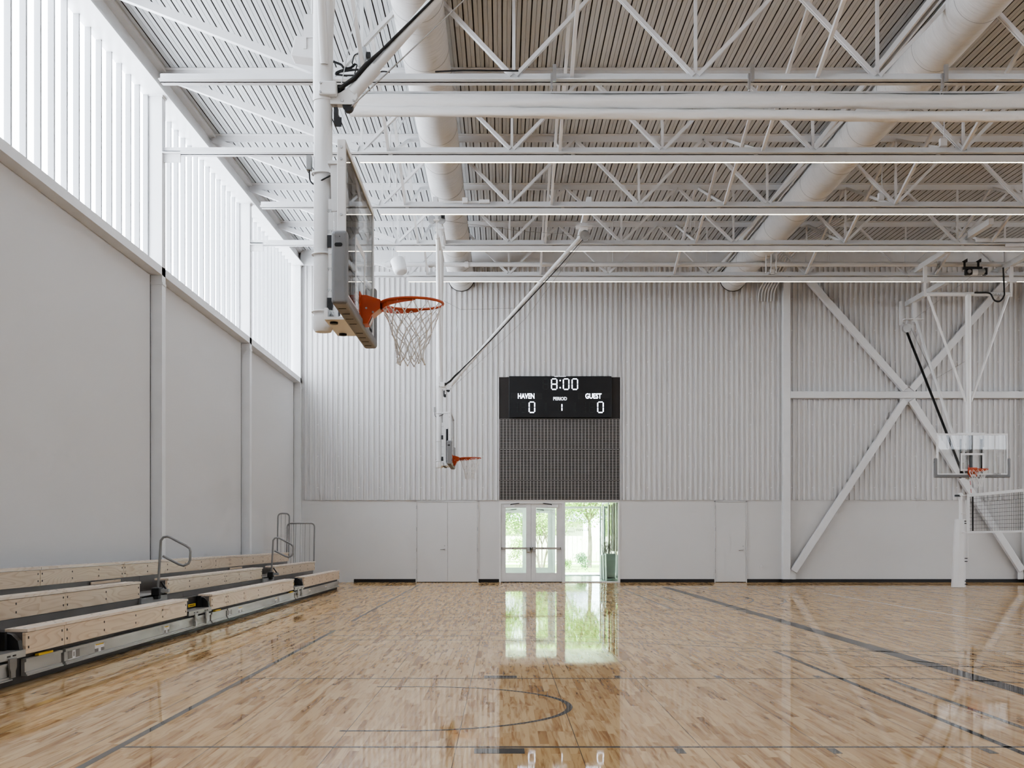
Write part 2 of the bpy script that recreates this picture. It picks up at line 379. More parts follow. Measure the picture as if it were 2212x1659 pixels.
# back wall: flat lower wall with openings, corrugated cladding above
XD0, XD1 = BX(1078), BX(1339.5)      # entrance bay
ZC = BZ(1080)                        # bottom of the cladding
bw = thing('wall_back'); struct(bw, 'white back wall, flat below and corrugated above', 'wall')
mb = MB(); mb.box(XL-.3, XD0, YB, YB+.3, 0, 9.9); mb.box(XD1, XR+.3, YB, YB+.3, 0, 9.9); mb.box(XD0, XD1, YB, YB+.3, ZC, 9.9)
mb.build('wall_surface', 'wall', bw, local=True)
def corrugated(x0, x1, z0, z1, name):
    mb = MB(); P = .1524; x = x0; prof = []
    while x < x1:
        for dx, dy in ((0, 0), (.062, 0), (.076, -.042), (.132, -.042), (.1465, 0)):
            if x+dx <= x1: prof.append((x+dx, YB-.004+dy))
        x += P
    n = len(prof); vs = [(p[0], p[1], z0) for p in prof]+[(p[0], p[1], z1) for p in prof]
    mb._add(vs, [(i, i+1, i+1+n, i+n) for i in range(n-1)])
    # closed underside lip
    mb.box(x0, x1, YB-.03, YB-.002, z0-.012, z0)
    return mb.build(name, 'clad', bw, local=True)
corrugated(XI+.02, XD0, ZC, 9.42, 'corrugated_cladding'); corrugated(XD1, XR, ZC, 9.42, 'corrugated_cladding'); corrugated(XD0, XD1, BZ(814), 9.42, 'corrugated_cladding')
struct(MB().box(XI, XR, YB-.16, YB, 9.36, 9.80).build('trim_1', 'steel'), 'white header beam along the top of the back wall', 'trim')
# black base along the back wall
segs = [(BX(731), BX(899)), (BX(1033), BX(1078)), (BX(1340), BX(1543)), (BX(1613), XR)]
for i, (a, b) in enumerate(segs):
    lab = ['black base left of the flush double doors', 'short black base between flush double doors and entrance', 'black base between glass entrance and single door', 'black base right of the single door'][i]
    struct(MB().box(max(a, -4.4 if i == 0 else a), b, YB-.02, YB, 0, .098).build('baseboard_back', 'black'), lab, 'baseboard')
# left wall
lw = thing('wall_left'); struct(lw, 'white panelled left wall below the clerestory', 'wall')
MB().box(XL-.3, XL, YR-.3, YB+.3, 0, 5.9).build('wall_surface', 'wall_l', lw, local=True)
COLY = [-0.85, 6.47, 13.785, 21.1, 28.42, 35.55]
mb = MB()
for y in COLY: mb.box(XL-.01, XL+.003, y-.035, y-.004, 0, 5.88)
mb.build('panel_joint', 'dark', lw, local=True)
mb = MB(); mb.box(XL-.3, XI, YR, YB, 5.885, 6.03); struct(mb.build('trim_2', 'steel'), 'white steel sill beam under the clerestory windows', 'trim')
# sloping eave beam
mb = MB()
def sloped(mb, x0, x1, zb, zt, y0=YR, y1=YB):
    mb.hexa([(x0,y0,zb(y0)),(x1,y0,zb(y0)),(x1,y1,zb(y1)),(x0,y1,zb(y1)),(x0,y0,zt(y0)),(x1,y0,zt(y0)),(x1,y1,zt(y1)),(x0,y1,zt(y1))])
sloped(mb, -6.40, -5.86, lambda y: eave_z(y), lambda y: eave_z(y)+.03)
sloped(mb, -6.40, -6.02, lambda y: eave_z(y)+.03, lambda y: deck_z(y)-.03)
sloped(mb, -6.40, -5.90, lambda y: deck_z(y)-.06, lambda y: deck_z(y))
struct(mb.build('trim_3', 'steel'), 'white steel eave beam above the clerestory windows', 'trim')
# rear and right walls (behind and beside the camera)
struct(MB().box(XR, XR+.3, YR-.3, YB+.3, 0, 9.9).build('wall_right', 'wall', local=True), 'white right wall outside the frame', 'wall')
struct(MB().box(XL-.3, XR+.3, YR-.3, YR, 0, 9.5).build('wall_rear', 'wall', local=True), 'white rear wall behind the camera', 'wall')
rw = thing('window_9', loc=(0,0,0)); struct(rw, 'clerestory window in the rear wall', 'window')
MB().box(15.5, 29, YR, YR+.02, 6.1, 8.9).build('glazing', 'rwin', rw, local=True)
mb = MB()
for k in range(12): mb.box(15.5+k*1.2, 15.56+k*1.2, YR, YR+.1, 6.1, 8.9)
mb.box(15.4, 29.1, YR, YR+.12, 6.0, 6.1); mb.box(15.4, 29.1, YR, YR+.12, 8.9, 9.0)
mb.build('window_frame', 'steel', rw, local=True)
rg = thing('window_11', loc=(0,0,0)); struct(rg, 'clerestory window along the right wall outside the frame', 'window')
MB().box(XR-.02, XR, 0, 34, 6.1, 8.8).build('glazing', 'rwin', rg, local=True)
mb = MB()
for k in range(18): mb.box(XR-.1, XR-.0, k*2.0, k*2.0+.06, 6.1, 8.8)
mb.box(XR-.12, XR, 0, 34, 6.0, 6.1); mb.box(XR-.12, XR, 0, 34, 8.8, 8.9)
mb.build('window_frame', 'steel', rg, local=True)
# ceiling deck, ribs running away from the camera
mb = MB(); prof = []; x = -6.42; P = .1524
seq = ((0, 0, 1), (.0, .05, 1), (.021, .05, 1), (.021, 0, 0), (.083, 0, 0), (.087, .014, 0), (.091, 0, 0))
while x < XR+.3:
    for dx, dz, mi in seq: prof.append((x+dx, dz, mi))
    x += P
prof.append((x, 0, 0)); n = len(prof)
vs = [(p[0], YR-.3, deck_z(YR-.3)+p[1]) for p in prof]+[(p[0], YB+.3, deck_z(YB+.3)+p[1]) for p in prof]
for i in range(n-1):
    o = len(mb.v)
mb.v = vs
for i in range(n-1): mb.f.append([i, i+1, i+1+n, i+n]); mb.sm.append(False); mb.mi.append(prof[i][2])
struct(mb.build('ceiling', ['deck', 'slot'], local=True), 'white ribbed metal roof deck with dark slots', 'ceiling')
# columns on the left wall
for i, y in enumerate(COLY):
    if y < 13: continue
    lab = {3: 'white steel wall column nearest the camera on the left wall', 4: 'second white steel wall column on the left wall, before the far corner', 5: 'white steel corner column where left and back walls meet', 2: 'white steel left wall column just outside the frame'}[i]
    t = thing('steel_column', lab, 'column', (XI-.1, y+.11, 0)); y1 = min(y+.22, YB-.01)
    zt = eave_z(y)+.02
    MB().box(XL, XI, y, y1, 0, zt).box(XL-.25, XL, y, y1, 6.0, zt).build('shaft', 'steel', t)
    MB().box(XL-.1, XI+.02, y-.03, y1, zt-.04, zt-.01).build('cap_plate', 'steel', t)
    MB().box(XL, XI+.012, y-.012, y1, 5.72, 5.76).build('splice_plate', 'steel', t)
# column and cross bracing on the back wall
for px0, px1, lab in ((1688, 1703.5, 'white steel column on the back wall right of the single door'), (2206, 2222, 'white steel column on the back wall at the right edge')):
    t = thing('steel_column', lab, 'column', (BX((px0+px1)/2), YB-.12, 0))
    MB().box(BX(px0), BX(px1), YB-.24, YB, 0.0, 9.36).build('shaft', 'steel', t, bevel=.008)
    MB().box(BX(px0)-.02, BX(px1)+.02, YB-.26, YB, 0, .1).build('base_cover', 'black', t)
xb = thing('cross_brace', 'white steel X bracing with horizontal girt on the right part of the back wall', 'bracing', (BX(1957), YB-.12, 0))
yb = YB-.15
MB().box(BX(1703.5), BX(2206), yb-.09, yb+.09, BZ(862), BZ(847.5)).build('girt', 'steel', xb, bevel=.01)
def bp(px, py): return (BX(px), yb, BZ(py))
for a, b in (((1733, 595), (1951, 843)), ((2172, 606), (1965, 843)), ((1711, 1234), (1951, 866)), ((2202, 1232), (1964, 866))):
    MB().bar(bp(*a), bp(*b), .16, .20, up=(1,0,.01) ).build('diagonal', 'steel', xb, bevel=.012)
for c, d in (((1943, 834), (1972, 848)), ((1940, 862), (1974, 876)), ((1704, 1229), (1716, 1251)), ((2194, 1226), (2205.5, 1251))):
    MB().box(BX(c[0]), BX(d[0]), yb-.02, yb+.02, BZ(d[1]), BZ(c[1])).build('gusset_plate', 'steel', xb)

# clerestory windows, one per bay
bays = [(YR, -.85, 5), (-.63, 6.47, 4), (6.69, 13.785, 3), (14.005, 21.1, 1), (21.32, 28.42, 2), (28.64, 35.55, 6)]
nm = {1: 'clerestory window nearest the camera, between sill and eave', 2: 'middle clerestory window on the left wall', 6: 'far clerestory window next to the back corner', 3: 'clerestory window beside the camera', 4: 'clerestory window further behind', 5: 'clerestory window at the rear corner'}
for a, b, n in bays:
    t = thing('window_%d' % n, loc=(0,0,0)); struct(t, nm[n], 'window')
    mb = MB(); x = -6.27
    a2 = max(a-.2, YR); mb.hexa([(x-.02,a2,6.0),(x,a2,6.0),(x,b,6.0),(x-.02,b,6.0),(x-.02,a2,eave_z(a)+.03),(x,a2,eave_z(a)+.03),(x,b,eave_z(b)+.03),(x-.02,b,eave_z(b)+.03)])
    mb.build('translucent_panel', 'win', t, local=True)
    if b < 6: continue
    y = 15.18+.489*math.floor((a-15.18)/.489)
    while y < b:
        if y > a+.05: MB().box(-6.27, -6.185, y, y+.05, 6.03, eave_z(y)+.01).build('window_fin', 'fin', t, local=True)
        y += .489

# ================================================================== DOORS
def lever(t, x, z, s, y=YB):
    MB().tube([(x, y-.015, z), (x, y-.05, z)], .022, 12).tube([(x, y-.045, z), (x-s*.13, y-.05, z)], .009, 8).build('door_handle', 'chrome', t)
    MB().tube([(x, y-.002, z+.11), (x, y-.02, z+.11)], .02, 12).build('lock_cylinder', 'chrome', t)
def flush_door(n, label, px0, px1, seam, hinge):
    x0, x1, zt = BX(px0), BX(px1), BZ(1084.5)
    t = thing('door_%d' % n, loc=((x0+x1)/2, YB, 0)); struct(t, label, 'door')
    mb = MB(); mb.box(x0-.03, x0, YB-.03, YB, 0, zt+.03); mb.box(x1, x1+.03, YB-.03, YB, 0, zt+.03); mb.box(x0-.03, x1+.03, YB-.03, YB, zt, zt+.035)
    mb.build('door_frame', 'wall', t)
    edges = [x0]+([BX(seam)] if seam else [])+[x1]
    for i in range(len(edges)-1):
        MB().box(edges[i]+.006, edges[i+1]-.006, YB-.018, YB-.001, .02, zt-.008).build('door_leaf', 'wall', t, bevel=.004)
    MB().box(x0, x1, YB-.012, YB, 0, .018).build('threshold', 'dark', t)
    for hx in hinge:
        for py in (1096, 1143, 1188, 1234):
            MB().tube([(BX(hx), YB-.032, BZ(py)-.055), (BX(hx), YB-.032, BZ(py)+.055)], .009, 8).build('hinge', 'chrome', t)
    return t
t = flush_door(2, 'white flush double doors in the back wall left of the entrance', 900, 1031.5, 967, (900, 1031.5)); lever(t, BX(960.5), BZ(1187), 1)
t = flush_door(3, 'white flush single door in the back wall beside the steel column', 1545, 1611, None, (1545,)); lever(t, BX(1605), BZ(1188), 1)
# glazed entrance doors; the same pair again at the outer end of the vestibule
def glazed_pair(n, label, Yd, parentless=True, outer=False):
    x0, x1, xm = BX(1078), BX(1219.5), BX(1147.5); zt = BZ(1085)
    t = thing('door_%d' % n, loc=((x0+x1)/2, Yd, 0)); struct(t, label, 'door')
    fm = 'frame'
    mb = MB(); mb.box(x0, BX(1082), Yd-.02, Yd+.12, 0, BZ(1088)); mb.box(BX(1213.8), BX(1217.4), Yd-.02, Yd+.12, 0, BZ(1088)); mb.box(x0, BX(1217.4), Yd-.02, Yd+.12, BZ(1088), ZC)
    mb.build('door_frame', fm, t)
    for lx0, lx1, gx0, gx1, s in ((1082, 1147, 1092.5, 1136.5, 1), (1147.5, 1213.8, 1158, 1202, -1)):
        a, b, c, d = BX(lx0), BX(lx1), BX(gx0), BX(gx1); zb, z1 = BZ(1237.5), BZ(1097); zl, zh = .02, BZ(1088)
        mb = MB(); y0, y1 = Yd+.02, Yd+.065
        mb.box(a, c, y0, y1, zl, zh); mb.box(d, b, y0, y1, zl, zh); mb.box(c, d, y0, y1, zl, zb); mb.box(c, d, y0, y1, z1, zh)
        lf = mb.build('door_leaf', fm, t, bevel=.004)
        MB().box(c, d, Yd+.038, Yd+.046, zb, z1).build('pane', 'dglass', lf)
        if not outer:
            zp = BZ(1184.5); xa, xb_ = (BX(1083.5), BX(1146)) if s > 0 else (BX(1149), BX(1211))
            h = MB(); h.box(xa, xb_, Yd-.06, Yd-.02, zp-.03, zp+.03); h.build('push_bar', 'taupe', lf, bevel=.008)
            MB().box(*( (xb_-.10, xb_-.02) if s > 0 else (xa+.02, xa+.10) ), Yd-.075, Yd+.02, zp-.10, zp+.035).build('latch_box', 'chrome', lf, bevel=.006)
            for q in (xa, xa+(xb_-xa)*.38, xb_-.012): MB().box(q, q+.014, Yd-.064, Yd-.018, zp-.034, zp+.034).build('bar_end', 'blackp', lf)
        cx0, cx1 = (BX(1088.5), BX(1112)) if s > 0 else (BX(1182.5), BX(1206))
        cl = MB().box(cx0, cx1, Yd-.03, Yd+.02, BZ(1096.3), BZ(1091)).build('door_closer', 'frame', lf, bevel=.006)
        xa = cx1-.12 if s > 0 else cx0+.12
        MB().tube([(xa, Yd-.02, BZ(1091)), (xa, Yd-.03, BZ(1089.5)), (xa+s*.25, Yd-.02, BZ(1087.3))], .012, 8).build('closer_arm', 'dark', cl)
        if not outer:
            mb = MB(); mb.ring((BX(1102 if s > 0 else 1193), Yd+.032, BZ(1106)), .062, .008, 'y', 28, 6)
            xq = BX(1102 if s > 0 else 1193); zq = BZ(1106)
            mb.bar((xq-.04, Yd+.032, zq-.04), (xq+.04, Yd+.032, zq+.04), .008, .008); mb.bar((xq-.02, Yd+.032, zq-.01), (xq+.03, Yd+.032, zq-.01), .008, .03)
            mb.build('round_decal', 'print_', lf)
    MB().box(BX(1081.5), BX(1214.5), Yd, Yd+.1, 0, .02).build('threshold', 'dark', t)
    MB().box(BX(1146), BX(1148.6), Yd+.067, Yd+.08, .02, BZ(1088)).build('astragal', 'taupe', t)
    return t
glazed_pair(1, 'glazed entrance double doors with push bars under the dark grille', YB)
YO = 42.6
glazed_pair(4, 'outer glazed double doors at the far end of the vestibule', YO, outer=True)
def sidelight(n, label, Yd, x0, x1, mat):
    t = thing('window_%d' % n, loc=((x0+x1)/2, Yd, 0)); struct(t, label, 'window')
    zt = BZ(1084)
    xj = BX(1217.45); mb = MB(); mb.box(xj, x0, Yd-.02, Yd+.12, 0, zt-.02); mb.box(x1, x1+.06, Yd-.02, Yd+.12, 0, zt-.02); mb.box(xj, x1+.06, Yd-.02, Yd+.12, zt-.02, ZC); mb.box(x0, x1, Yd-.02, Yd+.12, 0, .03)
    mb.build('window_frame', 'frame', t)
    pn = MB().box(x0, x1, Yd+.035, Yd+.045, .03, zt-.02).build('pane', mat, t)
    return t, pn
t, pn = sidelight(7, 'tall sidelight glass right of the entrance doors', YB, BX(1221), BX(1335), 'sglass')
t2, pn2 = sidelight(8, 'outer vestibule glass beside the outer doors', YO, BX(1221), 3.42, 'glass')
def mirrored(parent, px, py, Y, size):
    p = W(px, py, Y); o = text('lettering', 'haven', size, (0,0,0), (PI/2,0,0), 'dark', parent, sx=-1.05, local=True)
    o.data.transform(Matrix.Translation(p-root_loc(parent)))
mirrored(pn, 1257.5, 1144, YB+.03, .15); mirrored(pn2, 1231.5, 1148, YO+.03, .13)

# vestibule behind the glass
ZV = 2.62
struct(MB().box(XD0-.3, 3.9, YB, YO+.6, -.2, -.001).build('floor', 'vfloor', local=True), 'pale polished vestibule floor behind the glass', 'floor')
struct(MB().box(XD0-.3, 3.9, YB+.3, YO+.2, ZV, ZV+.3).build('ceiling', 'vest', local=True), 'beige vestibule ceiling', 'ceiling')
struct(MB().box(XD0-.3, XD0, YB+.3, YO+.15, 0, ZV).build('wall_vestibule_left', 'vest', local=True), 'vestibule left wall', 'wall')
vr = thing('window_10', loc=(0,0,0)); struct(vr, 'greenish glazed right side of the vestibule with brown posts', 'window')
MB().box(3.52, 3.53, YB+.3, YO+.1, .05, ZV-.1).build('pane', 'dglass', vr, local=True)
mb = MB()
for y in (36.1, 38.0, 40.2, 42.5): mb.box(3.5, 3.58, y, y+.08, 0, ZV)
mb.box(3.5, 3.58, YB+.3, YO+.1, 0, .06); mb.box(3.5, 3.58, YB+.3, YO+.1, ZV-.12, ZV)
mb.build('window_frame', 'frame', vr, local=True)
for y in (36.55, 37.7, 39.3): MB().box(3.44, 3.5, y, y+.16, .9, 2.4).build('post', 'batten', vr, local=True)
struct(MB().box(8.1, 8.3, YB+.3, YO+2.5, -.1, 3.2).build('wall_side_wing', 'vest', local=True), 'pale wing wall outside beside the vestibule', 'wall')
for i, (y, hh, lab) in enumerate(((38.6, .78, 'grey planter with bare twigs at the back of the vestibule'), (37.7, .80, 'middle grey planter with bare twigs along the vestibule wall'), (36.75, .84, 'nearest grey planter with bare twigs behind the sidelight'))):
    t = thing('twig_planter', lab, 'planter', (3.27, y, 0))
    MB().prism([(3.14, 0.0), (3.40, 0), (3.42, hh), (3.12, hh)], 'y', y-.3, y+.3).build('tub', 'planter', t, bevel=.02)
    mb = MB(); rr = random.Random(i)
    for k in range(14):
        p = Vector((3.26+rr.uniform(-.08,.08), y+rr.uniform(-.25,.25), hh-.02)); q = p+Vector((rr.uniform(-.12,.08), rr.uniform(-.15,.15), rr.uniform(.2,.45)))
        mb.tube([p, (p+q)/2+Vector((rr.uniform(-.03,.03),0,0)), q], .006, 5)
    mb.build('twigs', 'bark', t)

# ================================================================== OUTSIDE
tag(MB().box(-40, 50, 47.6, 140, -.35, -.12).build('lawn', 'grass'), 'sunlit green lawn outside the glass doors', 'lawn', kind='stuff')
tag(MB().box(-3, 8, YO+.1, 47.5, -.3, -.03).build('entrance_path', 'concrete'), 'pale concrete path outside the outer doors', 'path')
tag(MB().box(-30, 45, 68, 71.5, -.12, -.10).build('street', 'concrete'), 'pale street beyond the lawn', 'street')
def tree(name, label, x, y, h, cr, leaf, seed, stems=1, base=.35, group=None, n=1500, ls=.07):
    rr = random.Random(seed); t = thing(name, label, 'tree' if h > 2 else 'shrub', (x, y, -.12), group=group)
    mb = MB()
    for s in range(stems):
        a = rr.uniform(0, 6.28); sp = .25 if stems > 1 else 0
        p0 = Vector((x+sp*math.cos(a)*.4, y+sp*math.sin(a)*.4, -.12)); p1 = p0+Vector((math.cos(a)*sp*1.6, math.sin(a)*sp*1.6, h*base)); r0 = h*.015/(1 if stems == 1 else 2.2)
        mb.tube([p0, (p0+p1)/2+Vector((rr.uniform(-.06,.06),0,0)), p1], [r0*1.2, r0, r0*.8], 8)
        for k in range(5):
            b = rr.uniform(0, 6.28); q = p1+Vector((math.cos(b)*cr*.6, math.sin(b)*cr*.6, h*rr.uniform(.2,.4)))
            mb.tube([p1, (p1+q)/2+Vector((0,0,.12*h*.3)), q], [r0*.6, r0*.4, r0*.15], 6)
    mb.build('trunk', 'bark', t)
    mb = MB(); cl = []
    for k in range(16):
        a = rr.uniform(0, 6.28); u = rr.uniform(.1, .85); cl.append(Vector((x+math.cos(a)*cr*u, y+math.sin(a)*cr*u, h*(base+.12+rr.random()*(1-base-.2)))))
    for k in range(n):
        c = rr.choice(cl); g = Vector((rr.gauss(0,1), rr.gauss(0,1), rr.gauss(0,.8)))*cr*.22; p = c+g
        d = Vector((rr.gauss(0,1), rr.gauss(0,1), rr.gauss(0,1))).normalized()*ls; e = d.cross(Vector((rr.gauss(0,1), rr.gauss(0,1), rr.gauss(0,1)))).normalized()*ls*.5
        mb.quad(p-d, p-e, p+d, p+e)
    mb.build('foliage', leaf, t); return t
tree('shade_tree', 'spreading pale green tree with leaning trunk seen through the sidelight', 4.3, 60, 6.5, 3.0, 'leaf2', 1, base=.36, n=15000, ls=.08)
tree('shade_tree', 'dark conifer-like tree top behind the sidelight tree', 4.0, 80, 8.5, 2.0, 'leaf3', 2, base=.25, n=4000)
tree('shade_tree', 'multi-stemmed young tree behind the right entrance door', 1.75, 54.5, 4.6, 1.15, 'leaf2', 3, stems=5, base=.25, n=6000, ls=.055)
tree('shade_tree', 'darker green tree at the left edge of the left entrance door', -.4, 62, 5.6, 1.5, 'leaf', 4, base=.2, n=6000)
tree('shade_tree', 'broad distant tree to the right of the sidelight view', 8.5, 75, 8, 3.2, 'leaf', 5, base=.3, n=6000)
tree('shade_tree', 'pale leafy tree far behind the left entrance door', -2.0, 84, 6.5, 2.6, 'leaf2', 11, base=.2, n=6000, ls=.10)
tree('shade_tree', 'pale leafy tree far behind the right entrance door', 2.6, 87, 7.0, 2.8, 'leaf', 12, base=.2, n=6000, ls=.10)
tree('garden_shrub', 'low bushy shrub on the lawn in front of the left door', .75, 52, 1.35, .55, 'leaf2', 6, stems=3, base=.1, n=900, ls=.05)
tree('garden_shrub', 'spiky grey-green shrub by the path behind the sidelight', 3.15, 47.9, .75, .3, 'leaf3', 7, stems=4, base=.1, n=500, ls=.05)
tree('garden_shrub', 'small shrub left of the spiky one behind the sidelight', 2.55, 48.6, .5, .25, 'leaf', 8, stems=3, base=.1, n=400, ls=.04)
hs = thing('house', 'pale house with low grey roof across the street', 'house', (1, 92, -.12))
MB().box(-9, 6, 90, 96, -.12, 2.6).build('wall', 'house', hs); MB().prism([(89.3, 2.6), (96.7, 2.6), (93, 4.4)], 'x', -9.6, 6.6).build('roof', 'roofm', hs)
MB().box(-2.2, -.8, 89.95, 90.05, .9, 2.0).build('window', 'dark', hs)
MB().box(1.6, 3.0, 89.95, 90.05, .9, 2.0).build('window', 'dark', hs)
fe = thing('board_fence', 'pale board fence beyond the street', 'fence', (6, 76, -.12)); mb = MB()
for k in range(90): mb.box(-4+k*.3, -4+k*.3+.27, 76, 76.04, -.1, 1.5)
mb.build('boards', 'fence', fe); MB().box(-4, 23, 76.04, 76.1, .3, .4).box(-4, 23, 76.04, 76.1, 1.1, 1.2).build('rail', 'fence', fe)
lf = thing('low_fence', 'low white post and rail fence on the lawn', 'fence', (6, 58, -.12)); mb = MB()
for k in range(8): MB().box(4.9+k*1.6, 5.0+k*1.6, 57.95, 58.05, -.12, .75).build('post', 'print_', lf)
for z in (.2, .45, .68): mb.box(4.9, 16.2, 57.94, 57.97, z, z+.08)
mb.build('rails', 'print_', lf)

# ================================================================== SCOREBOARD AND GRILLE
def pz(py): return BZ(py)
gp = thing('bar_grille', 'dark bar grille between scoreboard and entrance doors', 'grille', ((XD0+XD1)/2, YB, ZC))
MB().box(XD0, XD1, YB-.012, YB-.002, ZC, BZ(905)).build('backing', 'grille_back', gp)
rows = [(BZ(970), BZ(905.5)), (BZ(1037), BZ(971.5)), (BZ(1080), BZ(1038.5))]
for z0, z1 in rows:
    mb = MB(); nb = 35
    for k in range(nb+1):
        x = XD0+.02+(XD1-XD0-.04)*k/nb; mb.box(x-.008, x+.008, YB-.045, YB-.03, z0, z1)
    nh = int(round((z1-z0)/.0475))
    for k in range(nh+1):
        z = z0+.006+(z1-z0-.012)*k/nh; mb.box(XD0+.01, XD1-.01, YB-.058, YB-.043, z-.006, z+.006)
    mb.build('grille_panel', 'grille', gp)
rc = thing('scoreboard_surround', 'dark brown recess panel around the scoreboard', 'panel', ((XD0+XD1)/2, YB, BZ(905)))
MB().box(XD0, XD1, YB-.012, YB-.002, BZ(905), BZ(814.5)).build('panel', 'dark', rc)
for xe in (XD0-.03, XD1): MB().box(xe, xe+.03, YB-.05, YB, ZC, BZ(813.5)).build('edge_trim', 'steel', rc)
sb = thing('scoreboard', 'black LED scoreboard above the entrance showing 8:00 and two zeros', 'scoreboard', (BX(1209.5), YB-.06, BZ(903)))
ys = YB-.16
MB().box(BX(1099.3), BX(1320), ys, YB-.012, BZ(903), BZ(814)).build('housing', 'board', sb, bevel=.01)
def sp(zx, zy): return BX(1060+zx/7.373), BZ(790+zy/7.373)      # from the zoomed crop
def digit(zx0, zx1, zy0, zy1, on, name='digit'):
    x0, z1 = sp(zx0, zy0); x1, z0 = sp(zx1, zy1); t = .028; c = .02; zm = (z0+z1)/2
    S = {'a': ((x0+c, z1), (x1-c, z1)), 'g': ((x0+c, zm), (x1-c, zm)), 'd': ((x0+c, z0), (x1-c, z0)), 'f': ((x0, zm+.012), (x0, z1-c)), 'b': ((x1, zm+.012), (x1, z1-c)), 'e': ((x0, z0+c), (x0, zm-.012)), 'c': ((x1, z0+c), (x1, zm-.012))}
    lit = MB(); un = MB()
    for k, (p, q) in S.items():
        m, w_ = (lit, t) if k in on else (un, .012)
        m.bar((p[0], ys-.006, p[1]), (q[0], ys-.006, q[1]), w_, .008, up=(0,1,0))
    if un.v: un.build('unlit_'+name, 'unlit', sb)
    if lit.v: lit.build(name, 'led', sb)
digit(832, 912, 222, 385, ''); digit(965, 1050, 222, 388, 'abcdefg'); digit(1153, 1240, 222, 388, 'abcdef'); digit(1291, 1378, 222, 388, 'abcdef')
mb = MB()
for zy in (247, 362):
    x, z = sp(1102, zy); mb.box(x-.018, x+.018, ys-.01, ys-.002, z-.018, z+.018)
mb.build('colon', 'led', sb)
digit(480, 560, 590, 752, ''); digit(611, 698, 588, 754, 'abcdef'); digit(1565, 1645, 588, 752, ''); digit(1698, 1785, 588, 754, 'abcdef')
digit(1075, 1130, 612, 735, 'bc'); digit(420, 422, 600, 745, ''); digit(1508, 1510, 600, 745, '')
for a, b in ((325, 812), (1393, 1878)):
    x0, z1 = sp(a, 445); x1, z0 = sp(b, 540); MB().box(x0, x1, ys-.012, ys+.01, z0, z1).build('name_panel', 'blackp', sb, bevel=.004)
def stext(body, zx, zy, hpx, wpx, mat, name, parent=sb, pull=.014, bold=.03):
    x, z = sp(zx, zy); hgt = hpx/7.373/KB; wid = wpx/7.373/KB
    o = text(name, body, 1.0, (0,0,0), (PI/2,0,0), mat, parent, bold=bold)
    xs = [v.co.x for v in o.data.vertices]; zs = [v.co.z for v in o.data.vertices]
    sx = wid/(max(xs)-min(xs)); sz = hgt/(max(zs)-min(zs)); cx = (max(xs)+min(xs))/2; cz = (max(zs)+min(zs))/2
    o.data.transform(Matrix.Translation((-cx,0,-cz))); o.data.transform(Matrix.Diagonal((sx,1,sz,1)))
    o.data.transform(Matrix.Translation(Vector((x, ys-pull, z))-root_loc(parent))); return o
stext('HAVEN', 563, 494, 84, 262, 'led', 'home_name', bold=.022); stext('GUEST', 1629, 494, 84, 256, 'led', 'guest_name', bold=.022)
stext('PERIOD', 1101, 535, 56, 218, 'soft', 'period_lettering', pull=.002)  # plain printed lettering, given emission so it reads brighter
stext('DAKTRONICS', 1102, 182, 14, 180, 'soft', 'maker_lettering', pull=.002)
stext('A DOQ', 872, 680, 0+170, 36, 'unlit', 'bonus_lights', pull=.003, bold=0); stext('A DOQ', 1335, 680, 170, 36, 'unlit', 'bonus_lights', pull=.003, bold=0)

# ================================================================== ROOF JOISTS, LIGHTS, DUCTS
JY = [17.55, 21.2, 24.85, 28.5, 32.15]; JZ = [7.905, 8.02, 8.09, 8.205, 8.265]
JL = ['white open-web roof joist nearest the camera, carrying the rolled curtain', 'second white roof joist from the camera, above the first strip light', 'third white roof joist from the camera', 'fourth white roof joist from the camera, next to last', 'last white roof joist before the back wall']
NODE = [.16+2.64*k for k in range(-1, 8)]
def web(mb, p, q, y, w_=.035, gap=.028):
    for s in (-1, 1): mb.bar((p[0], y+s*gap, p[1]), (q[0], y+s*gap, q[1]), w_+.02, w_, up=(0,1,0))
    return mb
BRX = [-2.0, 1.0, 4.55, 8.05, 11.5, 15.0]
for i, (y, zb) in enumerate(zip(JY, JZ)):
    t = thing('roof_joist', JL[i], 'joist', (0, y, zb)); zt = deck_z(y)-.005; zw0 = zb+.09; zw1 = zt-.07
    mb = MB()
    for s in (-1, 1):
        mb.box(-5.98, XR, y+s*.012, y+s*.026, zt-.13, zt); mb.box(-5.98, XR, y+s*.012, y+s*.12, zt-.014, zt)
    mb.build('top_chord', 'steel', t)
    mb = MB(); xl = XI if i in (1, 3) else -4.97
    for s in (-1, 1):
        mb.box(xl, XR, y+s*.006, y+s*.020, zb, zb+.12); mb.box(xl, XR, y+s*.006, y+s*.125, zb, zb+.014)
    mb.build('bottom_chord', 'steel', t)
    if i in (1, 3): MB().box(XI, XI+.30, y-.02, y+.02, zb-.14, zb+.06).build('end_bracket', 'steel', t)
    MB().bar((-5.96, y, zt-.10), (NODE[0]-.05, y, zw0), .11, .11, up=(0,1,0)).build('end_web', 'steel', t)
    for k, x in enumerate(NODE):
        if k: web(MB(), (x-.03, zw0), (x-1.32, zw1), y).build('web_diagonal', 'steel', t)
        web(MB(), (x+.03, zw0), (x+1.32, zw1), y).build('web_diagonal', 'steel', t)
        MB().bar((x, y, zb+.03), (x, y, zt-.02), .045, .045, up=(0,1,0)).build('web_vertical', 'steel', t)
    for x in BRX:
        y2 = y-3.65; MB().bar((x, y-.04, zb+.05), (x, y2, deck_z(y2)-.10), .065, .05, up=(1,0,0)).build('bridging_brace', 'steel', t)
        if i < 4:
            y2 = y+3.65; MB().bar((x+.07, y+.04, zb+.05), (x+.07, y2, deck_z(y2)-.10), .06, .045, up=(1,0,0)).build('bridging_brace', 'steel', t)
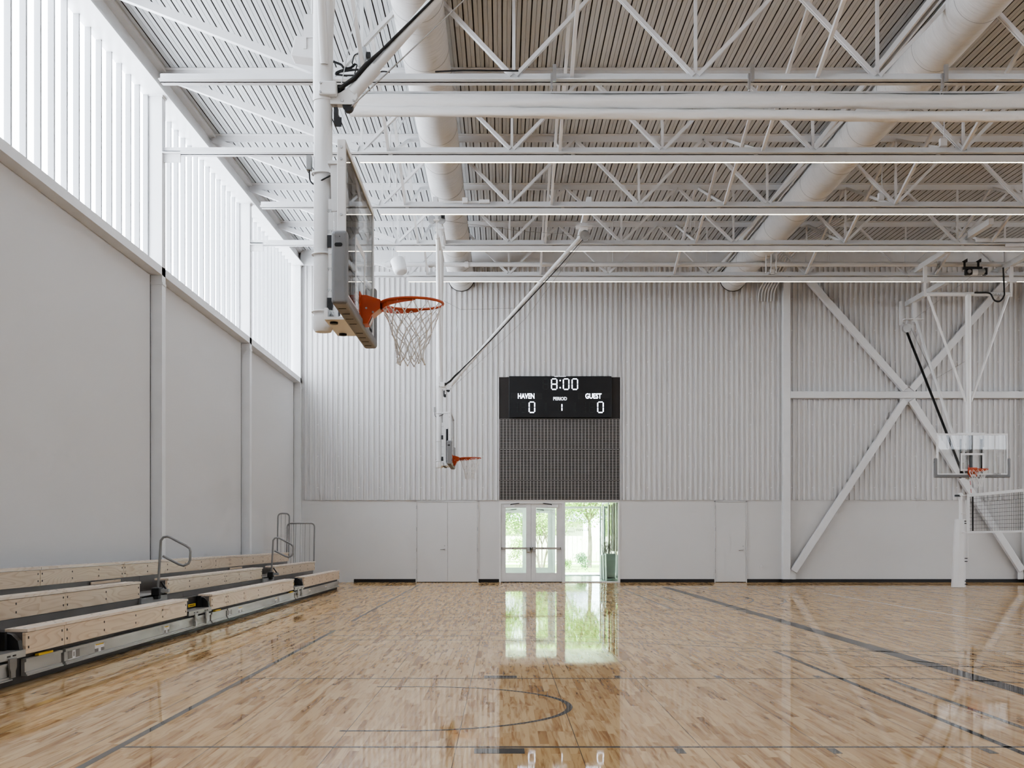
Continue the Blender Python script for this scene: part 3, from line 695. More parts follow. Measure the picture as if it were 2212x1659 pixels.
LL = ['white strip light nearest the camera, under the second joist', 'second white strip light from the camera', 'third white strip light from the camera', 'farthest white strip light, in front of the corrugated wall']
for i in range(1, 5):
    y = JY[i]; zb = JZ[i]-.01
    t = thing('strip_light', LL[i-1], 'light', (10, y, zb-.13), group='linear lights under the joists')
    MB().box(-2.53, 24, y-.032, y+.032, zb-.130, zb-.012).build('housing', 'pole', t, bevel=.004)
    MB().box(-2.50, 23.9, y-.015, y+.015, zb-.1325, zb-.1285).build('diffuser', 'lamp', t)
    for k in range(9): MB().box(-2.0+k*3.2, -1.93+k*3.2, y-.03, y+.03, zb-.014, zb+.03).build('mounting_clip', 'chrome', t)
for k, (y, lab) in enumerate(((13.9, 'added fill strip light overhead just out of frame'), (11.0, 'added fill strip light overhead above the near hoop'), (6.6, 'added fill strip light overhead above the camera'), (2.9, 'rearmost added fill strip light behind the camera'))):  # unseen strip lights added to brighten the near floor and left wall
    zb = 7.83-.075*k; t = thing('strip_light', lab, 'light', (10, y, zb-.13), group='linear lights under the joists')
    MB().box(-2.53, 24, y-.032, y+.032, zb-.130, zb-.012).build('housing', 'pole', t)
    MB().box(-2.50, 23.9, y-.015, y+.015, zb-.1325, zb-.1285).build('diffuser', 'lamp', t)
    for x in (-1, 6, 13, 20): MB().tube([(x, y, zb-.02), (x, y, deck_z(y))], .012, 6).build('hanger_rod', 'steel', t)
def duct(x, label):
    y0, y1, z, r = 14.6, YB-.05, 8.98, .375; t = thing('fabric_duct', label, 'duct', (x, (y0+y1)/2, z-r), group='fabric air ducts')
    n = 48; rr = random.Random(int(x*10)); pts = [Vector((x, y0+(y1-y0)*k/n, z)) for k in range(n+1)]
    MB().tube(pts, r, 40).build('fabric_tube', 'duct', t)
    for k in range(12):
        yy = y0+.8+k*1.78
        if yy < y1: MB().ring((x, yy, z), r+.001, .005, 'y', 40, 5).build('seam_ring', 'seam', t)
    MB().ring((x, y1-.03, z), r+.010, .010, 'y', 40, 6).build('wall_collar', 'dark', t)
    MB().box(x-.03, x+.03, y0, y1, z+r-.005, z+r+.05).build('hanging_track', 'steel', t)
duct(-1.225, 'left round white fabric duct running toward the back wall'); duct(6.79, 'right round white fabric duct running toward the back wall')
t = thing('rail_channel', 'white channel running alongside the right duct', 'rail', (6.30, 25, 9.0)); MB().box(6.24, 6.27, 14.6, YB, 9.08, 9.2).box(6.34, 6.37, 14.6, YB, 9.08, 9.2).build('channel', 'steel', t)
# sprinkler main along the back wall
t = thing('sprinkler_pipe', 'white sprinkler pipe running along under the roof by the back wall', 'pipe', (5, 31.85, 8.52))
MB().tube([(-3.1, 31.85, 8.52), (24, 31.85, 8.52)], .062, 14).build('pipe', 'steel', t)
for x in (-3.0, -1.9, -1.75, -.95, 4.6, 11.5): MB().tube([(x-.05, 31.85, 8.52), (x+.05, 31.85, 8.52)], .085, 14).build('coupling', 'steel', t)
for x in (-2.9, -1.8, 2.9, 8.6, 14.2): MB().tube([(x, 31.85, 8.57), (x, 31.85, 9.70)], .012, 6).build('hanger_rod', 'steel', t)
for k, (px, py, Y, lab) in enumerate(((1497, 527, 30.4, 'white dome hanging on two rods under the roof between the ducts'),)):
    p = W(px, py, Y); t = thing('ceiling_dome', lab, 'sensor', p)
    MB().tube([p+Vector((0,0,.09)), p+Vector((0,0,.03)), p+Vector((0,0,-.04)), p+Vector((0,0,-.09))], [.10,.17,.14,.06], 18).build('dome', 'steel', t)
    for s in (-.05, .05): MB().tube([p+Vector((s,0,.08)), (p.x+s, p.y, deck_z(Y))], .012, 6).build('rod', 'steel', t)
t = thing('conduit_bundle', 'bundle of white conduits bending down beside the right duct end', 'conduit', (7.9, 34.8, 8.4))
for k in range(6):
    x = 7.55+k*.09; MB().tube(fillet([(x+.9, 31, 9.5), (x+.35, 34.6, 9.45), (x, 35.6, 8.6), (x, 35.66, 6.2 if k == 9 else 8.3)], .3), .02, 8).build('conduit', 'steel', t)
# loose conduit drops and boxes among the joists
for px, py, Y, lab in ((1668, 588, 32.1, 'small white junction box on the last joist beside the right duct'), (1903, 425, 24.9, 'small white junction box on the third joist right of the duct'), (2037, 308, 21.1, 'small white junction box on the second joist right of the duct')):
    p = W(px, py, Y); t = thing('junction_box', lab, 'electrical box', p)
    MB().box(p.x-.06, p.x+.06, p.y-.05, p.y+.05, p.z-.07, p.z+.07).build('enclosure', 'steel', t, bevel=.01)
    MB().tube(fillet([(p.x+.02, p.y, p.z+.06), (p.x+.02, p.y, p.z+.5), (p.x+.2, p.y+.3, deck_z(Y)-.01)], .1), .012, 6).build('conduit', 'steel', t)
p = W(1005, 434, 24.7); t = thing('junction_box', 'white junction box with straight conduit on the third joist, right beside the left duct', 'electrical box', p)
MB().box(p.x-.055, p.x+.055, p.y-.05, p.y+.05, p.z-.05, p.z+.06).build('enclosure', 'steel', t, bevel=.008)
MB().tube([(p.x-.45, p.y, p.z-.02), (p.x+.5, p.y, p.z-.02)], .018, 8).build('conduit', 'steel', t)
MB().box(p.x+.28, p.x+.5, p.y-.04, p.y+.04, p.z-.05, p.z+.02).build('fitting', 'steel', t, bevel=.006)
for k, (px, Y, n_, lab) in enumerate(((842, 23.6, 2, 'thin white conduits dropping from the roof left of the left duct, behind the near backboard'), (1655, 31.2, 3, 'thin white conduits dropping from the roof just right of the right duct'))):
    q = W(px, 400, Y); t = thing('conduit_drop', lab, 'conduit', (q.x, Y, 8.1))
    for m in range(n_):
        x = q.x+m*.13; MB().tube(fillet([(x, Y, 8.15), (x, Y, 9.2), (x+.15, Y+.1, deck_z(Y)-.01)], .1), .016, 8).build('conduit', 'steel', t)
# loudspeakers
p = W(862, 574, 31.0); t = thing('drum_speaker', 'white drum shaped loudspeaker hung in front of the sprinkler pipe', 'speaker', p)
d = Vector((.25,-.35,-.9)).normalized()
MB().tube([p-d*.16, p+d*.12, p+d*.20, p+d*.22], [.19,.175,.165,.10], 24).build('drum', 'steel', t)
MB().box(p.x-.2, p.x+.12, p.y+.05, p.y+.09, p.z+.18, p.z+.26).box(p.x+.1, p.x+.16, p.y-.04, p.y+.06, p.z-.1, p.z+.26).build('bracket', 'steel', t)
MB().tube([(p.x, p.y+.07, p.z+.25), (p.x, p.y+.07, deck_z(31))], .012, 6).build('hanger_rod', 'steel', t)
p = W(663, 108, 16.6); t = thing('box_speaker', 'white box loudspeaker tilted down behind the near basketball pole', 'speaker', p)
MB().prism([(-.20+p.x, p.z-.13), (.26+p.x, p.z-.20), (.30+p.x, p.z+.10), (-.14+p.x, p.z+.14)], 'y', p.y-.15, p.y+.15).build('cabinet', 'steel', t, bevel=.015)
MB().box(p.x-.02, p.x+.02, p.y-.17, p.y-.15, p.z-.05, p.z+.42).box(p.x+.02, p.x+.22, p.y-.17, p.y-.15, p.z+.1, p.z+.42).build('yoke', 'steel', t)
MB().tube([(p.x+.1, p.y-.16, p.z+.42), (p.x+.1, p.y-.16, deck_z(16.6))], .02, 8).build('hanger_rod', 'steel', t)
# control box and cable on the first joist
p = W(783, 122, 17.3); t = thing('control_box', 'grey control box with loose black cables above the first joist', 'electrical box', p)
MB().box(p.x-.055, p.x+.055, p.y-.06, p.y+.06, p.z-.16, p.z+.12).build('enclosure', 'box', t, bevel=.006)
MB().box(p.x+.06, p.x+.12, p.y-.05, p.y+.05, p.z-.04, p.z+.05).build('motor', 'blackp', t, bevel=.01)
MB().bar((p.x-.02, p.y+.1, p.z-.2), (p.x-.02, p.y+.1, p.z+1.2), .05, .05).build('post', 'steel', t)
def cable(pts, r=.009):
    MB().tube(fillet([W(a, b, 17.25) for a, b in pts], .12, 6), r, 6).build('cable', 'cord', t)
cable([(779, 115), (765, 118), (760, 140), (772, 138), (766, 160)]); cable([(775, 150), (735, 155), (722, 160), (750, 164)], .014); cable([(720, 133), (738, 140), (742, 147), (756, 148), (768, 138)], .017); cable([(775, 152), (755, 149), (738, 151), (722, 158), (738, 163), (770, 163)], .012)
cable([(786, 105), (778, 104), (784, 115), (782, 126)], .008); cable([(818, 138), (823, 146), (815, 158), (811, 163)], .012); cable([(818, 156), (828, 154), (842, 156)], .01)
MB().tube([W(940, 155, 17.3), W(1000, 152, 17.3), W(1120, 153, 17.3)], .012, 6).build('cable', 'cord', t)

# ================================================================== ROLLED CURTAIN
t = thing('divider_curtain', 'rolled white vinyl divider curtain hung under the nearest joist', 'curtain', (7, 17.5, 7.25))
yc = 17.5; kc = F/yc
def cz(py): return H+(HY-py)/kc
rr = random.Random(3); n = 90; X0, X1 = (757-CX)/kc, 21.0
def roll(xs0, zc, r0, flat, name, mat, sag=0.0, yo=0.0, wr=.006):
    mb = MB(); vs = []; seg = 20
    for k in range(n+1):
        x = xs0+(X1-xs0)*k/n; s = sag*min(1.0, k/(n*.33)); ph = rr.uniform(-1,1)*wr
        for j in range(seg):
            a = 2*PI*j/seg; r = r0*(1+.10*math.sin(3*a+k*.35)*(1 if wr else 0))+rr.uniform(-wr, wr)
            vs.append((x, yc+yo+r*math.cos(a)*.9, zc-s+r*flat*math.sin(a)+ph*.4))
    fs = [(k*seg+j, k*seg+(j+1) % seg, (k+1)*seg+(j+1) % seg, (k+1)*seg+j) for k in range(n) for j in range(seg)]
    mb._add(vs, fs, True); mb._add(vs[:seg], [tuple(range(seg))]); mb._add(vs[-seg:], [tuple(range(seg))])
    return mb.build(name, mat, t)
roll(X0+.10, cz(219), .105, 1.0, 'upper_roll', 'curtain', .0)
roll(X0, cz(241), .085, .85, 'lower_roll', 'curtain', .075, -.02, .008)
MB().box(X0+.15, X1, yc-.035, yc+.035, cz(203), cz(199)).build('mesh_header', 'mesh_', t)
MB().box(X0-.012, X0+.02, yc-.08, yc+.05, cz(248), cz(235)).build('end_cap', 'blackp', t)
for k, px in enumerate((1197, 1622, 2038, 2454)):
    x = (px-CX)/kc; mb = MB(); mb.box(x-.025, x+.025, 17.37, 17.43, 7.86, 8.10).box(x-.055, x-.025, 17.40, 17.46, 7.76, 7.98)
    cl = mb.build('beam_clamp', 'chrome', t)
    mb = MB()
    for q in range(5): mb.ring((x-.04, yc-.03, 7.76-q*.045), .022, .006, 'y' if q % 2 else 'x', 10, 5)
    mb.build('chain', 'chrome', cl)

# ================================================================== BASKETBALL HOOPS
def make_hoop(label, loc, rotz, front_brace):
    t = thing('basketball_hoop', label, 'basketball hoop', loc, rotz, group='ceiling hung basketball hoops')
    B = lambda mb, name, mat, par=t, **k: mb.build(name, mat, par, local=True, **k)
    px = -.287
    # pole
    B(MB().tube([(px,0,2.84), (px,0,2.87), (px,0,4.62)], [.060,.0705,.0705], 24).tube([(px,0,4.58), (px,0,7.62)], .0755, 24), 'pole', 'pole')
    B(MB().tube([(px,0,2.835), (px,0,2.86), (px,0,2.95)], [.062,.075,.0755], 24), 'pole_cap', 'cap')
    for z in (4.03, 3.42, 2.985):
        B(MB().ring((px,0,z), .082, .007, 'z', 28, 6).bar((px+.06,-.08,z), (px+.12,-.08,z), .02, .03).bar((px+.06,.08,z), (px+.12,.08,z), .02, .03), 'clamp_ring', 'pole')
    for z in (3.50, 3.03): B(MB().box(px+.045, px+.085, -.10, -.07, z-.045, z+.045), 'clamp_block', 'blackp')
    # cross pipe, hangers and V struts
    B(MB().tube([(px,-1.09,7.64), (px,1.09,7.64)], .055, 16), 'cross_pipe', 'pole')
    for s in (-1, 1):
        B(MB().tube([(px+.01,s*1.04,7.60), (px+.02,s*.09,4.92), (px+.02,s*.07,4.84)], [.034,.034,.03], 12), 'side_strut', 'pole')
        hg = B(MB().box(px-.03, px+.03, s*1.12-.045, s*1.12+.045, 7.95, 8.36 if not front_brace else 8.20), 'hanger', 'pole')
        B(MB().box(px-.06, px+.06, s*1.12-.12, s*1.12+.12, 7.94, 7.965), 'hanger_plate', 'pole', hg)
        B(MB().box(px-.012, px+.012, s*1.12-.03, s*1.12+.03, 7.58, 7.95), 'swivel_bracket', 'pole', hg)
    # backboard
    z0, z1, hw, fw = 2.925, 3.995, .915, .042
    mb = MB(); mb.box(-.055, .002, -hw, -hw+fw, z0, z1).box(-.055, .002, hw-fw, hw, z0, z1).box(-.055, .002, -hw+fw, hw-fw, z0, z0+fw).box(-.055, .002, -hw+fw, hw-fw, z1-fw, z1)
    fr = B(mb, 'backboard_frame', 'pole', bevel=.003)
    B(MB().box(-.016, -.006, -hw+fw, hw-fw, z0+fw, z1-fw), 'backboard_glass', 'bglass', fr)
    mb = MB()
    for a, b, c, d in ((-.305,-.255,3.03,3.49), (.255,.305,3.03,3.49), (-.255,.255,3.03,3.08), (-.255,.255,3.44,3.49)): mb.box(-.005, -.003, a, b, c, d)
    B(mb, 'target_square', 'print_', fr)
    for s in (-1, 1):
        for z in (3.94, 3.86, 3.48): B(MB().tube([(-.028, s*hw, z), (-.028, s*(hw+.006), z)], .009, 10), 'frame_bolt', 'chrome', fr)
    o = text('maker_lettering', 'DRAPER', .055, (.004, .63, 2.955), (PI/2,0,PI/2), 'dark', fr)
    # padding: one rounded U
    prof = [(-.975,3.36), (-.975,2.86), (.975,2.86), (.975,3.36), (.905,3.36), (.905,2.935), (-.905,2.935), (-.905,3.36)]
    mb = MB(); x0, x1 = -.088, .024
    vs = [(x0, a, b) for a, b in prof]+[(x1, a, b) for a, b in prof]
    mb._add(vs, [(0,1,6,7),(1,2,5,6),(2,3,4,5),(15,14,9,8),(14,13,10,9),(13,12,11,10)]+[(i, (i+1) % 8, (i+1) % 8+8, i+8) for i in range(8)])
    pd = B(mb, 'edge_padding', 'pad', bevel=.024, segs=4)
    for s in (-1, 1): B(MB().tube([(-.052, s*.96, 3.26), (-.052, s*.9765, 3.26)], .013, 14).tube([(-.024, s*.96, 3.26), (-.024, s*.9765, 3.26)], .013, 14).box(-.052, -.024, min(s*.96, s*.9765), max(s*.96, s*.9765), 3.247, 3.273).tube([(-.030, s*.96, 3.315), (-.030, s*.9765, 3.315)], .004, 8), 'pad_slot', 'black', pd)
    mb = MB()
    for k in range(-4, 5):
        if k: mb.box(-.062, -.008, k*.2-.006, k*.2+.006, 2.857, 2.862)
    B(mb, 'drain_slots', 'black', pd)
    # height adjuster behind the board
    for s in (-1, 1):
        B(MB().box(px+.12, px+.15, s*.25-.02, s*.25+.02, 2.90, 3.95), 'guide_rail', 'pole')
        B(MB().box(-.10, -.075, s*.27-.02, s*.27+.02, 2.95, 3.86), 'guide_strip', 'blackp')
        B(MB().prism([(-.185,4.03), (-.055,4.03), (-.055,3.66), (-.175,3.66)], 'y', s*.33-.01, s*.33+.01), 'upper_bracket', 'pole')
    B(MB().box(-.20, -.05, -.36, .36, 4.00, 4.02), 'bracket_plate', 'pole')
    B(MB().box(-.225, -.05, -.36, .36, 2.865, 2.885).box(-.225, -.20, -.36, .36, 2.885, 2.95), 'base_plate', 'pole')
    for s in (-1, 1): B(MB().tube([(-.17, s*.25, 2.85), (-.17, s*.25, 2.87)], .03, 12), 'rubber_foot', 'black')
    sc_ = B(MB().box(-.235, -.195, -.085, -.08, 2.95, 3.82), 'height_scale', 'cap')
    for lab, z in (("8'0\"", 3.73), ("8'6\"", 3.575), ("9'0\"", 3.29), ("9'6\"", 3.13)): text('height_mark', lab, .035, (-.215, -.0865, z), (PI/2,0,0), 'box', sc_)
    B(MB().box(-.14, -.07, -.03, .03, 2.95, 3.95), 'lift_actuator', 'blackp')
    if front_brace: B(MB().box(-.072, -.060, -.66, -.64, 2.98, 3.66), 'edge_channel', 'blackp')
    # rim
    zc, R, xc = 3.05, .234, .388
    rim = MB().ring((xc,0,zc), R, .0105, 'z', 56, 8)
    n = 34; st = []
    for k in range(n+1):
        a = PI-1.75+3.5*k/n; f = 1-abs(k-n/2)/(n/2); hgt = .012+.042*f**.7
        st.append([(xc+(R-.004)*math.cos(a), (R-.004)*math.sin(a), zc-.004), (xc+(R-.004)*math.cos(a), (R-.004)*math.sin(a), zc-.004-hgt)])
    for k in range(n): rim.quad(st[k][0], st[k+1][0], st[k+1][1], st[k][1])
    ro = B(rim, 'rim', 'orange')
    B(MB().prism([(.004,3.10), (.05,3.10), (.155,3.066), (.155,3.00), (.09,2.95), (.06,2.885), (.004,2.885)], 'y', -.085, .085), 'rim_bracket', 'orange', ro, bevel=.004)
    B(MB().box(0, .008, -.12, .12, 2.88, 3.12), 'mounting_plate', 'orange', ro)
    B(MB().quad((.092,-.04,2.944), (.092,.04,2.944), (.065,.04,2.886), (.065,-.04,2.886)), 'label', 'sticker', ro)
    for s in (-1, 1): B(MB().tube([(.05, s*.085, 3.0), (.05, s*.092, 3.0)], .008, 8).tube([(.10, s*.085, 2.97), (.10, s*.092, 2.97)], .008, 8), 'bolt', 'chrome', ro)
    # net
    rr = random.Random(5); mb = MB(); lv = [(0,.228), (.075,.205), (.15,.172), (.215,.145), (.275,.122), (.335,.106), (.395,.097), (.44,.10)]
    def nd(j, i):
        a = (i+.5*(j % 2))*PI/6+.1; z, r = lv[j]; q = random.Random(j*31+(i % 12)); jit = .012 if j else 0
        return Vector((xc+r*math.cos(a)+q.uniform(-jit,jit)-.012*(z/.44), r*math.sin(a)+q.uniform(-jit,jit), zc-.012-z+q.uniform(-jit,jit)))
    for j in range(len(lv)-1):
        for i in range(12):
            for di in ((0, -1) if j % 2 == 0 else (0, 1)): mb.tube([nd(j, i), nd(j+1, i+di)], .0042 if j else .0038, 5, caps=False)
            mb.ring(nd(j+1, i), .005, .004, 'z', 6, 4)
    B(mb, 'net', 'net', ro)
    # control pendant on the pole
    pb = B(MB().box(px-.125, px-.085, -.03, .03, 4.06, 4.17), 'control_pendant', 'box', bevel=.006)
    B(MB().tube(fillet([(px-.105,0,4.06), (px-.10,0,3.98), (px-.07,0,3.95), (px+.02,-.09,3.97), (px+.13,-.09,4.02)], .04), .006, 6), 'cable', 'cord', pb)
    if front_brace:
        B(MB().box(px-.02, px+.115, -.10, .10, 4.60, 4.705), 'pivot_box', 'pole', bevel=.012)
        B(MB().prism([(px+.05,4.60), (px+.14,4.64), (px+.20,4.68), (px+.265,4.66), (px+.265,4.60), (px+.235,4.545), (px+.06,4.55)], 'y', -.042, .042), 'gusset_plate', 'pole', bevel=.004)
        B(MB().tube([(px+.15,-.05,4.575), (px+.15,.05,4.575)], .011, 10).tube([(px+.235,-.05,4.575), (px+.235,.05,4.575)], .008, 10).tube([(px+.225,-.05,4.655), (px+.225,.05,4.655)], .011, 10).tube([(px-.005,-.108,4.62), (px-.005,.108,4.62)], .008, 8).tube([(px-.005,-.108,4.685), (px-.005,.108,4.685)], .008, 8), 'bolt', 'chrome')
        B(MB().box(px+.115, px+.165, -.03, .03, 4.625, 4.70), 'strap_bracket', 'blackp')
        B(MB().box(px+.085, px+.115, -.03, .03, 4.40, 4.53).box(px+.10, px+.145, -.04, -.03, 4.38, 4.45), 'limit_block', 'blackp')
        B(MB().tube([(px+.19,-.03,4.54), (px+.19,.03,4.54)], .04, 18), 'pulley', 'blackp')
        a, b = Vector((px+.22,0,4.64)), Vector((2.87,0,7.98))
        B(MB().tube([a, b], .041, 16), 'diagonal_brace', 'pole')
        B(MB().tube([a+(b-a)*.0, a+(b-a)*.06], .055, 14), 'brace_sleeve', 'pole')
        off = lambda f, d: a+(b-a)*f+Vector((.7*d, -.045, -.7*d))
        B(MB().tube([Vector((px+.13,-.05,4.66)), off(.02,-.05), off(.05,-.05), off(.085,-.035), off(.2,0), off(.35,.035), off(.55,.06), off(.8,.09), b+Vector((0,0,-.12))], [.016,.020,.020,.012,.010,.011,.012,.009,.006], 8), 'safety_strap', 'black')
        B(MB().tube([Vector((px+.22,-.04,4.53)), a+(b-a)*.5+Vector((.20,-.03,-.20)), b+Vector((.03,0,-.12))], .0055, 6), 'hoist_cable', 'chrome')
        B(MB().tube([Vector((px+.10,0,6.50)), Vector((px+.46,0,6.31)), Vector((1.42,0,6.34))], .006, 5).tube([Vector((px+.46,0,6.31)), Vector((px+.14,0,4.72))], .0035, 5), 'limit_cable', 'chrome')
        mp = B(MB().box(2.80, 2.96, -.05, .05, 8.02, 8.20).box(2.70, 3.06, -.12, .12, 8.10, 8.13), 'brace_hanger', 'pole')
        B(MB().tube([(2.90,-.05,7.93), (2.90,.05,7.93)], .11, 22).tube([(2.90,-.06,7.93), (2.90,.06,7.93)], .04, 14), 'sheave', 'chrome', mp)
        tm = B(MB().box(px-.10, px+.10, -.12, .12, 8.05, 8.10).box(px-.05, px+.05, -.06, .06, 7.62, 8.20), 'top_mount', 'pole')
        for s in (-1, 1): B(MB().tube([(px+s*.10,-1.16,7.98), (px+s*.10,-1.10,7.98)], .085, 18).tube([(px+s*.10,-1.17,7.98), (px+s*.10,-1.09,7.98)], .03, 12), 'sheave', 'chrome', tm)
        B(MB().box(px+.10, px+.17, -1.2, -1.1, 8.0, 8.10), 'limit_switch', 'blackp', tm)
        for xx in (px, 2.88): B(MB().box(xx-.05, xx+.05, -1.63, 1.98, 8.20, 8.32), 'support_beam', 'steel')
        B(MB().tube([(px+.16,-.9,8.02), (1.5,-.4,7.93), (2.85,-.03,7.92)], .005, 5), 'hoist_line', 'chrome')
    return t
h1 = make_hoop('nearest basketball hoop with glass board and orange rim, hung from ceiling at left', (-1.075, 9.16, 0), 0, True)
h2 = copy_tree(h1); h2.location = (-1.10, 26.5, 0)
h2['label'] = 'small distant basketball hoop beside the scoreboard, hung in front of the corrugated wall'
h3 = make_hoop('basketball hoop facing the camera at far right behind the volleyball net', (12.09, 31.1, 0), -PI/2, False)
# supports of the right hoop (world frame)
def B3(mb, name, mat):
    o = mb.build(name, mat, None, local=True); o.data.transform((Matrix.Translation(h3.location) @ Matrix.Rotation(-PI/2, 4, 'Z')).inverted()); o.parent = h3; return o
for x in (11.0, 13.2): B3(MB().box(x-.055, x+.055, 27.2, 32.75, 8.36, 8.50), 'support_beam', 'steel')
B3(MB().box(11.83, 11.95, 32.35, 35.55, 8.12, 8.26), 'support_beam', 'steel')
B3(MB().box(11.86, 11.96, 34.9, 35.0, 7.55, 8.14).box(11.55, 11.6, 35.1, 35.2, 7.5, 8.2), 'rear_hanger', 'pole')
B3(MB().box(11.6, 12.15, 34.85, 35.05, 7.62, 7.65), 'hanger_plate', 'pole')
B3(MB().tube([(11.70,35.0,7.62), (11.70,35.0,7.22)], .03, 10).tube([(11.70,34.92,7.38), (11.70,35.06,7.38)], .13, 20), 'rear_sheave', 'chrome')
B3(MB().tube([(11.96,34.95,7.58), (11.98,31.5,3.25)], .038, 12), 'rear_brace', 'pole')
B3(MB().tube([(11.70,34.95,7.24), (12.0,31.55,3.0)], [.037,.034], 8), 'safety_strap', 'black')
B3(MB().tube([(11.80,34.95,7.4), (11.99,33.2,5.4)], .008, 6).tube([(11.97,33.6,5.7), (12.12,31.5,5.95), (12.12,31.45,6.25)], .006, 6), 'limit_cable', 'chrome')
B3(MB().tube(fillet([W(2167, 578, 31.2), W(2170, 640, 31.2), W(2160, 652, 31.2), W(2148, 650, 31.2), W(2140, 634, 31.2), W(2132, 632, 31.2), W(2105, 632, 31.2)], .12), .022, 8), 'power_cable', 'cord')
o = text('maker_lettering', 'DRAPER', .10, (.0,0,0), (PI/2,0,0), 'box', None)
o.data.transform(Matrix.Translation(W(2158, 637, 31.325)))
o.data.transform((Matrix.Translation(h3.location) @ Matrix.Rotation(-PI/2, 4, 'Z')).inverted()); o.parent = h3
# hoist winch
p = W(2102, 586, 31.6); t = thing('hoist_winch', 'black electric hoist winch hung under the roof at right', 'winch', p)
MB().box(p.x-.25, p.x+.22, p.y-.06, p.y+.06, p.z+.05, p.z+.11).build('mounting_frame', 'blackp', t)
for q in (-.22, .14): MB().prism([(p.x+q-.06, p.z+.26), (p.x+q+.06, p.z+.33), (p.x+q+.06, p.z+.24), (p.x+q+.01, p.z+.24), (p.x+q+.01, p.z+.11), (p.x+q-.02, p.z+.11), (p.x+q-.02, p.z+.24)], 'y', p.y-.04, p.y+.04).build('hanger', 'blackp', t)
MB().tube([(p.x-.05, p.y-.05, p.z-.04), (p.x+.08, p.y-.05, p.z-.04)], .085, 18).build('drum', 'cap', t)
MB().box(p.x-.22, p.x-.05, p.y-.10, p.y+.06, p.z-.11, p.z+.05).build('gearbox', 'blackp', t, bevel=.03)
MB().tube([(p.x-.14, p.y-.13, p.z-.03), (p.x-.14, p.y-.09, p.z-.03)], .05, 14).build('gear_cover', 'chrome', t)
MB().tube([(p.x+.08, p.y-.05, p.z-.04), (p.x+.27, p.y-.05, p.z-.02)], .08, 16).build('motor', 'box', t)
MB().box(p.x+.26, p.x+.33, p.y-.12, p.y+.04, p.z-.11, p.z+.07).build('end_cover', 'blackp', t)
for q in (-.22, .16): MB().tube([(p.x+q, p.y, p.z+.2), (p.x+q, p.y, 9.0)], .012, 6).build('hanger_rod', 'steel', t)
MB().tube([(p.x, p.y, p.z-.10), (11.9, 34.9, 7.65)], .005, 5).build('cable', 'chrome', t)
p = W(2172, 523, 28.5); t = thing('cable_tray', 'perforated white bracket plates on the fourth joist at right', 'bracket', p)
MB().box(p.x-.75, p.x+1.0, p.y-.14, p.y-.10, p.z-.03, p.z+.06).build('upper_plate', 'steel', t); MB().box(p.x-.05, p.x+.9, p.y-.14, p.y-.10, p.z-.14, p.z-.07).build('lower_plate', 'steel', t)

# ================================================================== VOLLEYBALL
XN, YP = 12.05, 31.9
t = thing('volleyball_post', 'white volleyball post with padded sleeve at right in front of the back wall', 'volleyball post', (XN, YP, 0))
def oct_(cx, cy, a): return [(cx+a*math.cos(PI/8+k*PI/4), cy+a*math.sin(PI/8+k*PI/4)) for k in range(8)]
mb = MB(); A, Bq = oct_(XN-.02, YP, .185), oct_(XN+.02, YP, .14); vs = [(*q, .0) for q in A]+[(*q, 1.80) for q in Bq]
mb._add(vs, [tuple(range(7,-1,-1)), tuple(range(8,16))]+[(i, (i+1) % 8, (i+1) % 8+8, i+8) for i in range(8)])
pdv = mb.build('post_pad', 'cap', t, bevel=.012)
for z in (.08, .16, .68, .76, 1.68, 1.74): MB().box(XN+.10, XN+.175, YP-.12, YP-.06, z, z+.022).build('pad_strap', 'black', pdv)
MB().tube([(XN+.04, YP, 1.78), (XN+.04, YP, 2.44)], .045, 16).tube([(XN+.04, YP, 2.42), (XN+.04, YP, 2.47), (XN+.04, YP, 2.50)], [.06,.06,.03], 14).build('pole', 'pole', t)
MB().box(XN-.11, XN+.05, YP-.04, YP+.04, 2.40, 2.45).build('winch_head', 'blackp', t)
MB().tube([(XN+.14, YP-.1, 2.3), (XN+.17, YP-.15, 1.2), (XN+.20, YP-.1, .8)], .012, 6).build('tension_cord', 'cap', t)
t = thing('volleyball_net', 'white edged black mesh volleyball net at the right edge', 'volleyball net', (XN+.1, 27, 1.43))
ya, yb2, xn = 31.32, 22.4, XN-.01
MB().box(xn-.006, xn+.006, yb2, ya, 2.37, 2.44).build('top_tape', 'cap', t); MB().box(xn-.006, xn+.006, yb2, ya, 1.43, 1.48).build('bottom_tape', 'cap', t)
MB().box(xn-.007, xn+.007, ya-.17, ya, 1.485, 2.365).build('side_sleeve', 'cap', t)
MB().box(xn-.010, xn+.010, ya-.40, ya-.33, 1.485, 2.365).build('side_band', 'black', t)
mb = MB(); y = yb2
while y < ya-.18: mb.bar((xn, y, 1.46), (xn, y, 2.40), .0055, .0055); y += .10
for k in range(1, 10): mb.bar((xn, yb2, 1.46+k*.094), (xn, ya, 1.46+k*.094), .0055, .0055)
mb.build('mesh', 'cord', t)
for z in (2.42, 1.95, 1.45): MB().tube([(XN+.05, YP, z), (xn, ya-.02, z)], .014, 6).build('tie_rope', 'cap', t)
t = thing('net_antenna', 'red and white striped antenna standing on the volleyball net', 'antenna', (xn, ya-.33, 2.36))
p0, p1 = Vector((xn-.012, ya-.33, 2.36)), Vector((xn-.10, ya-.33, 3.28))
for k in range(9): MB().tube([p0+(p1-p0)*k/9, p0+(p1-p0)*(k+1)/9], .007, 8).build('band', 'red' if k % 2 else 'cap', t)

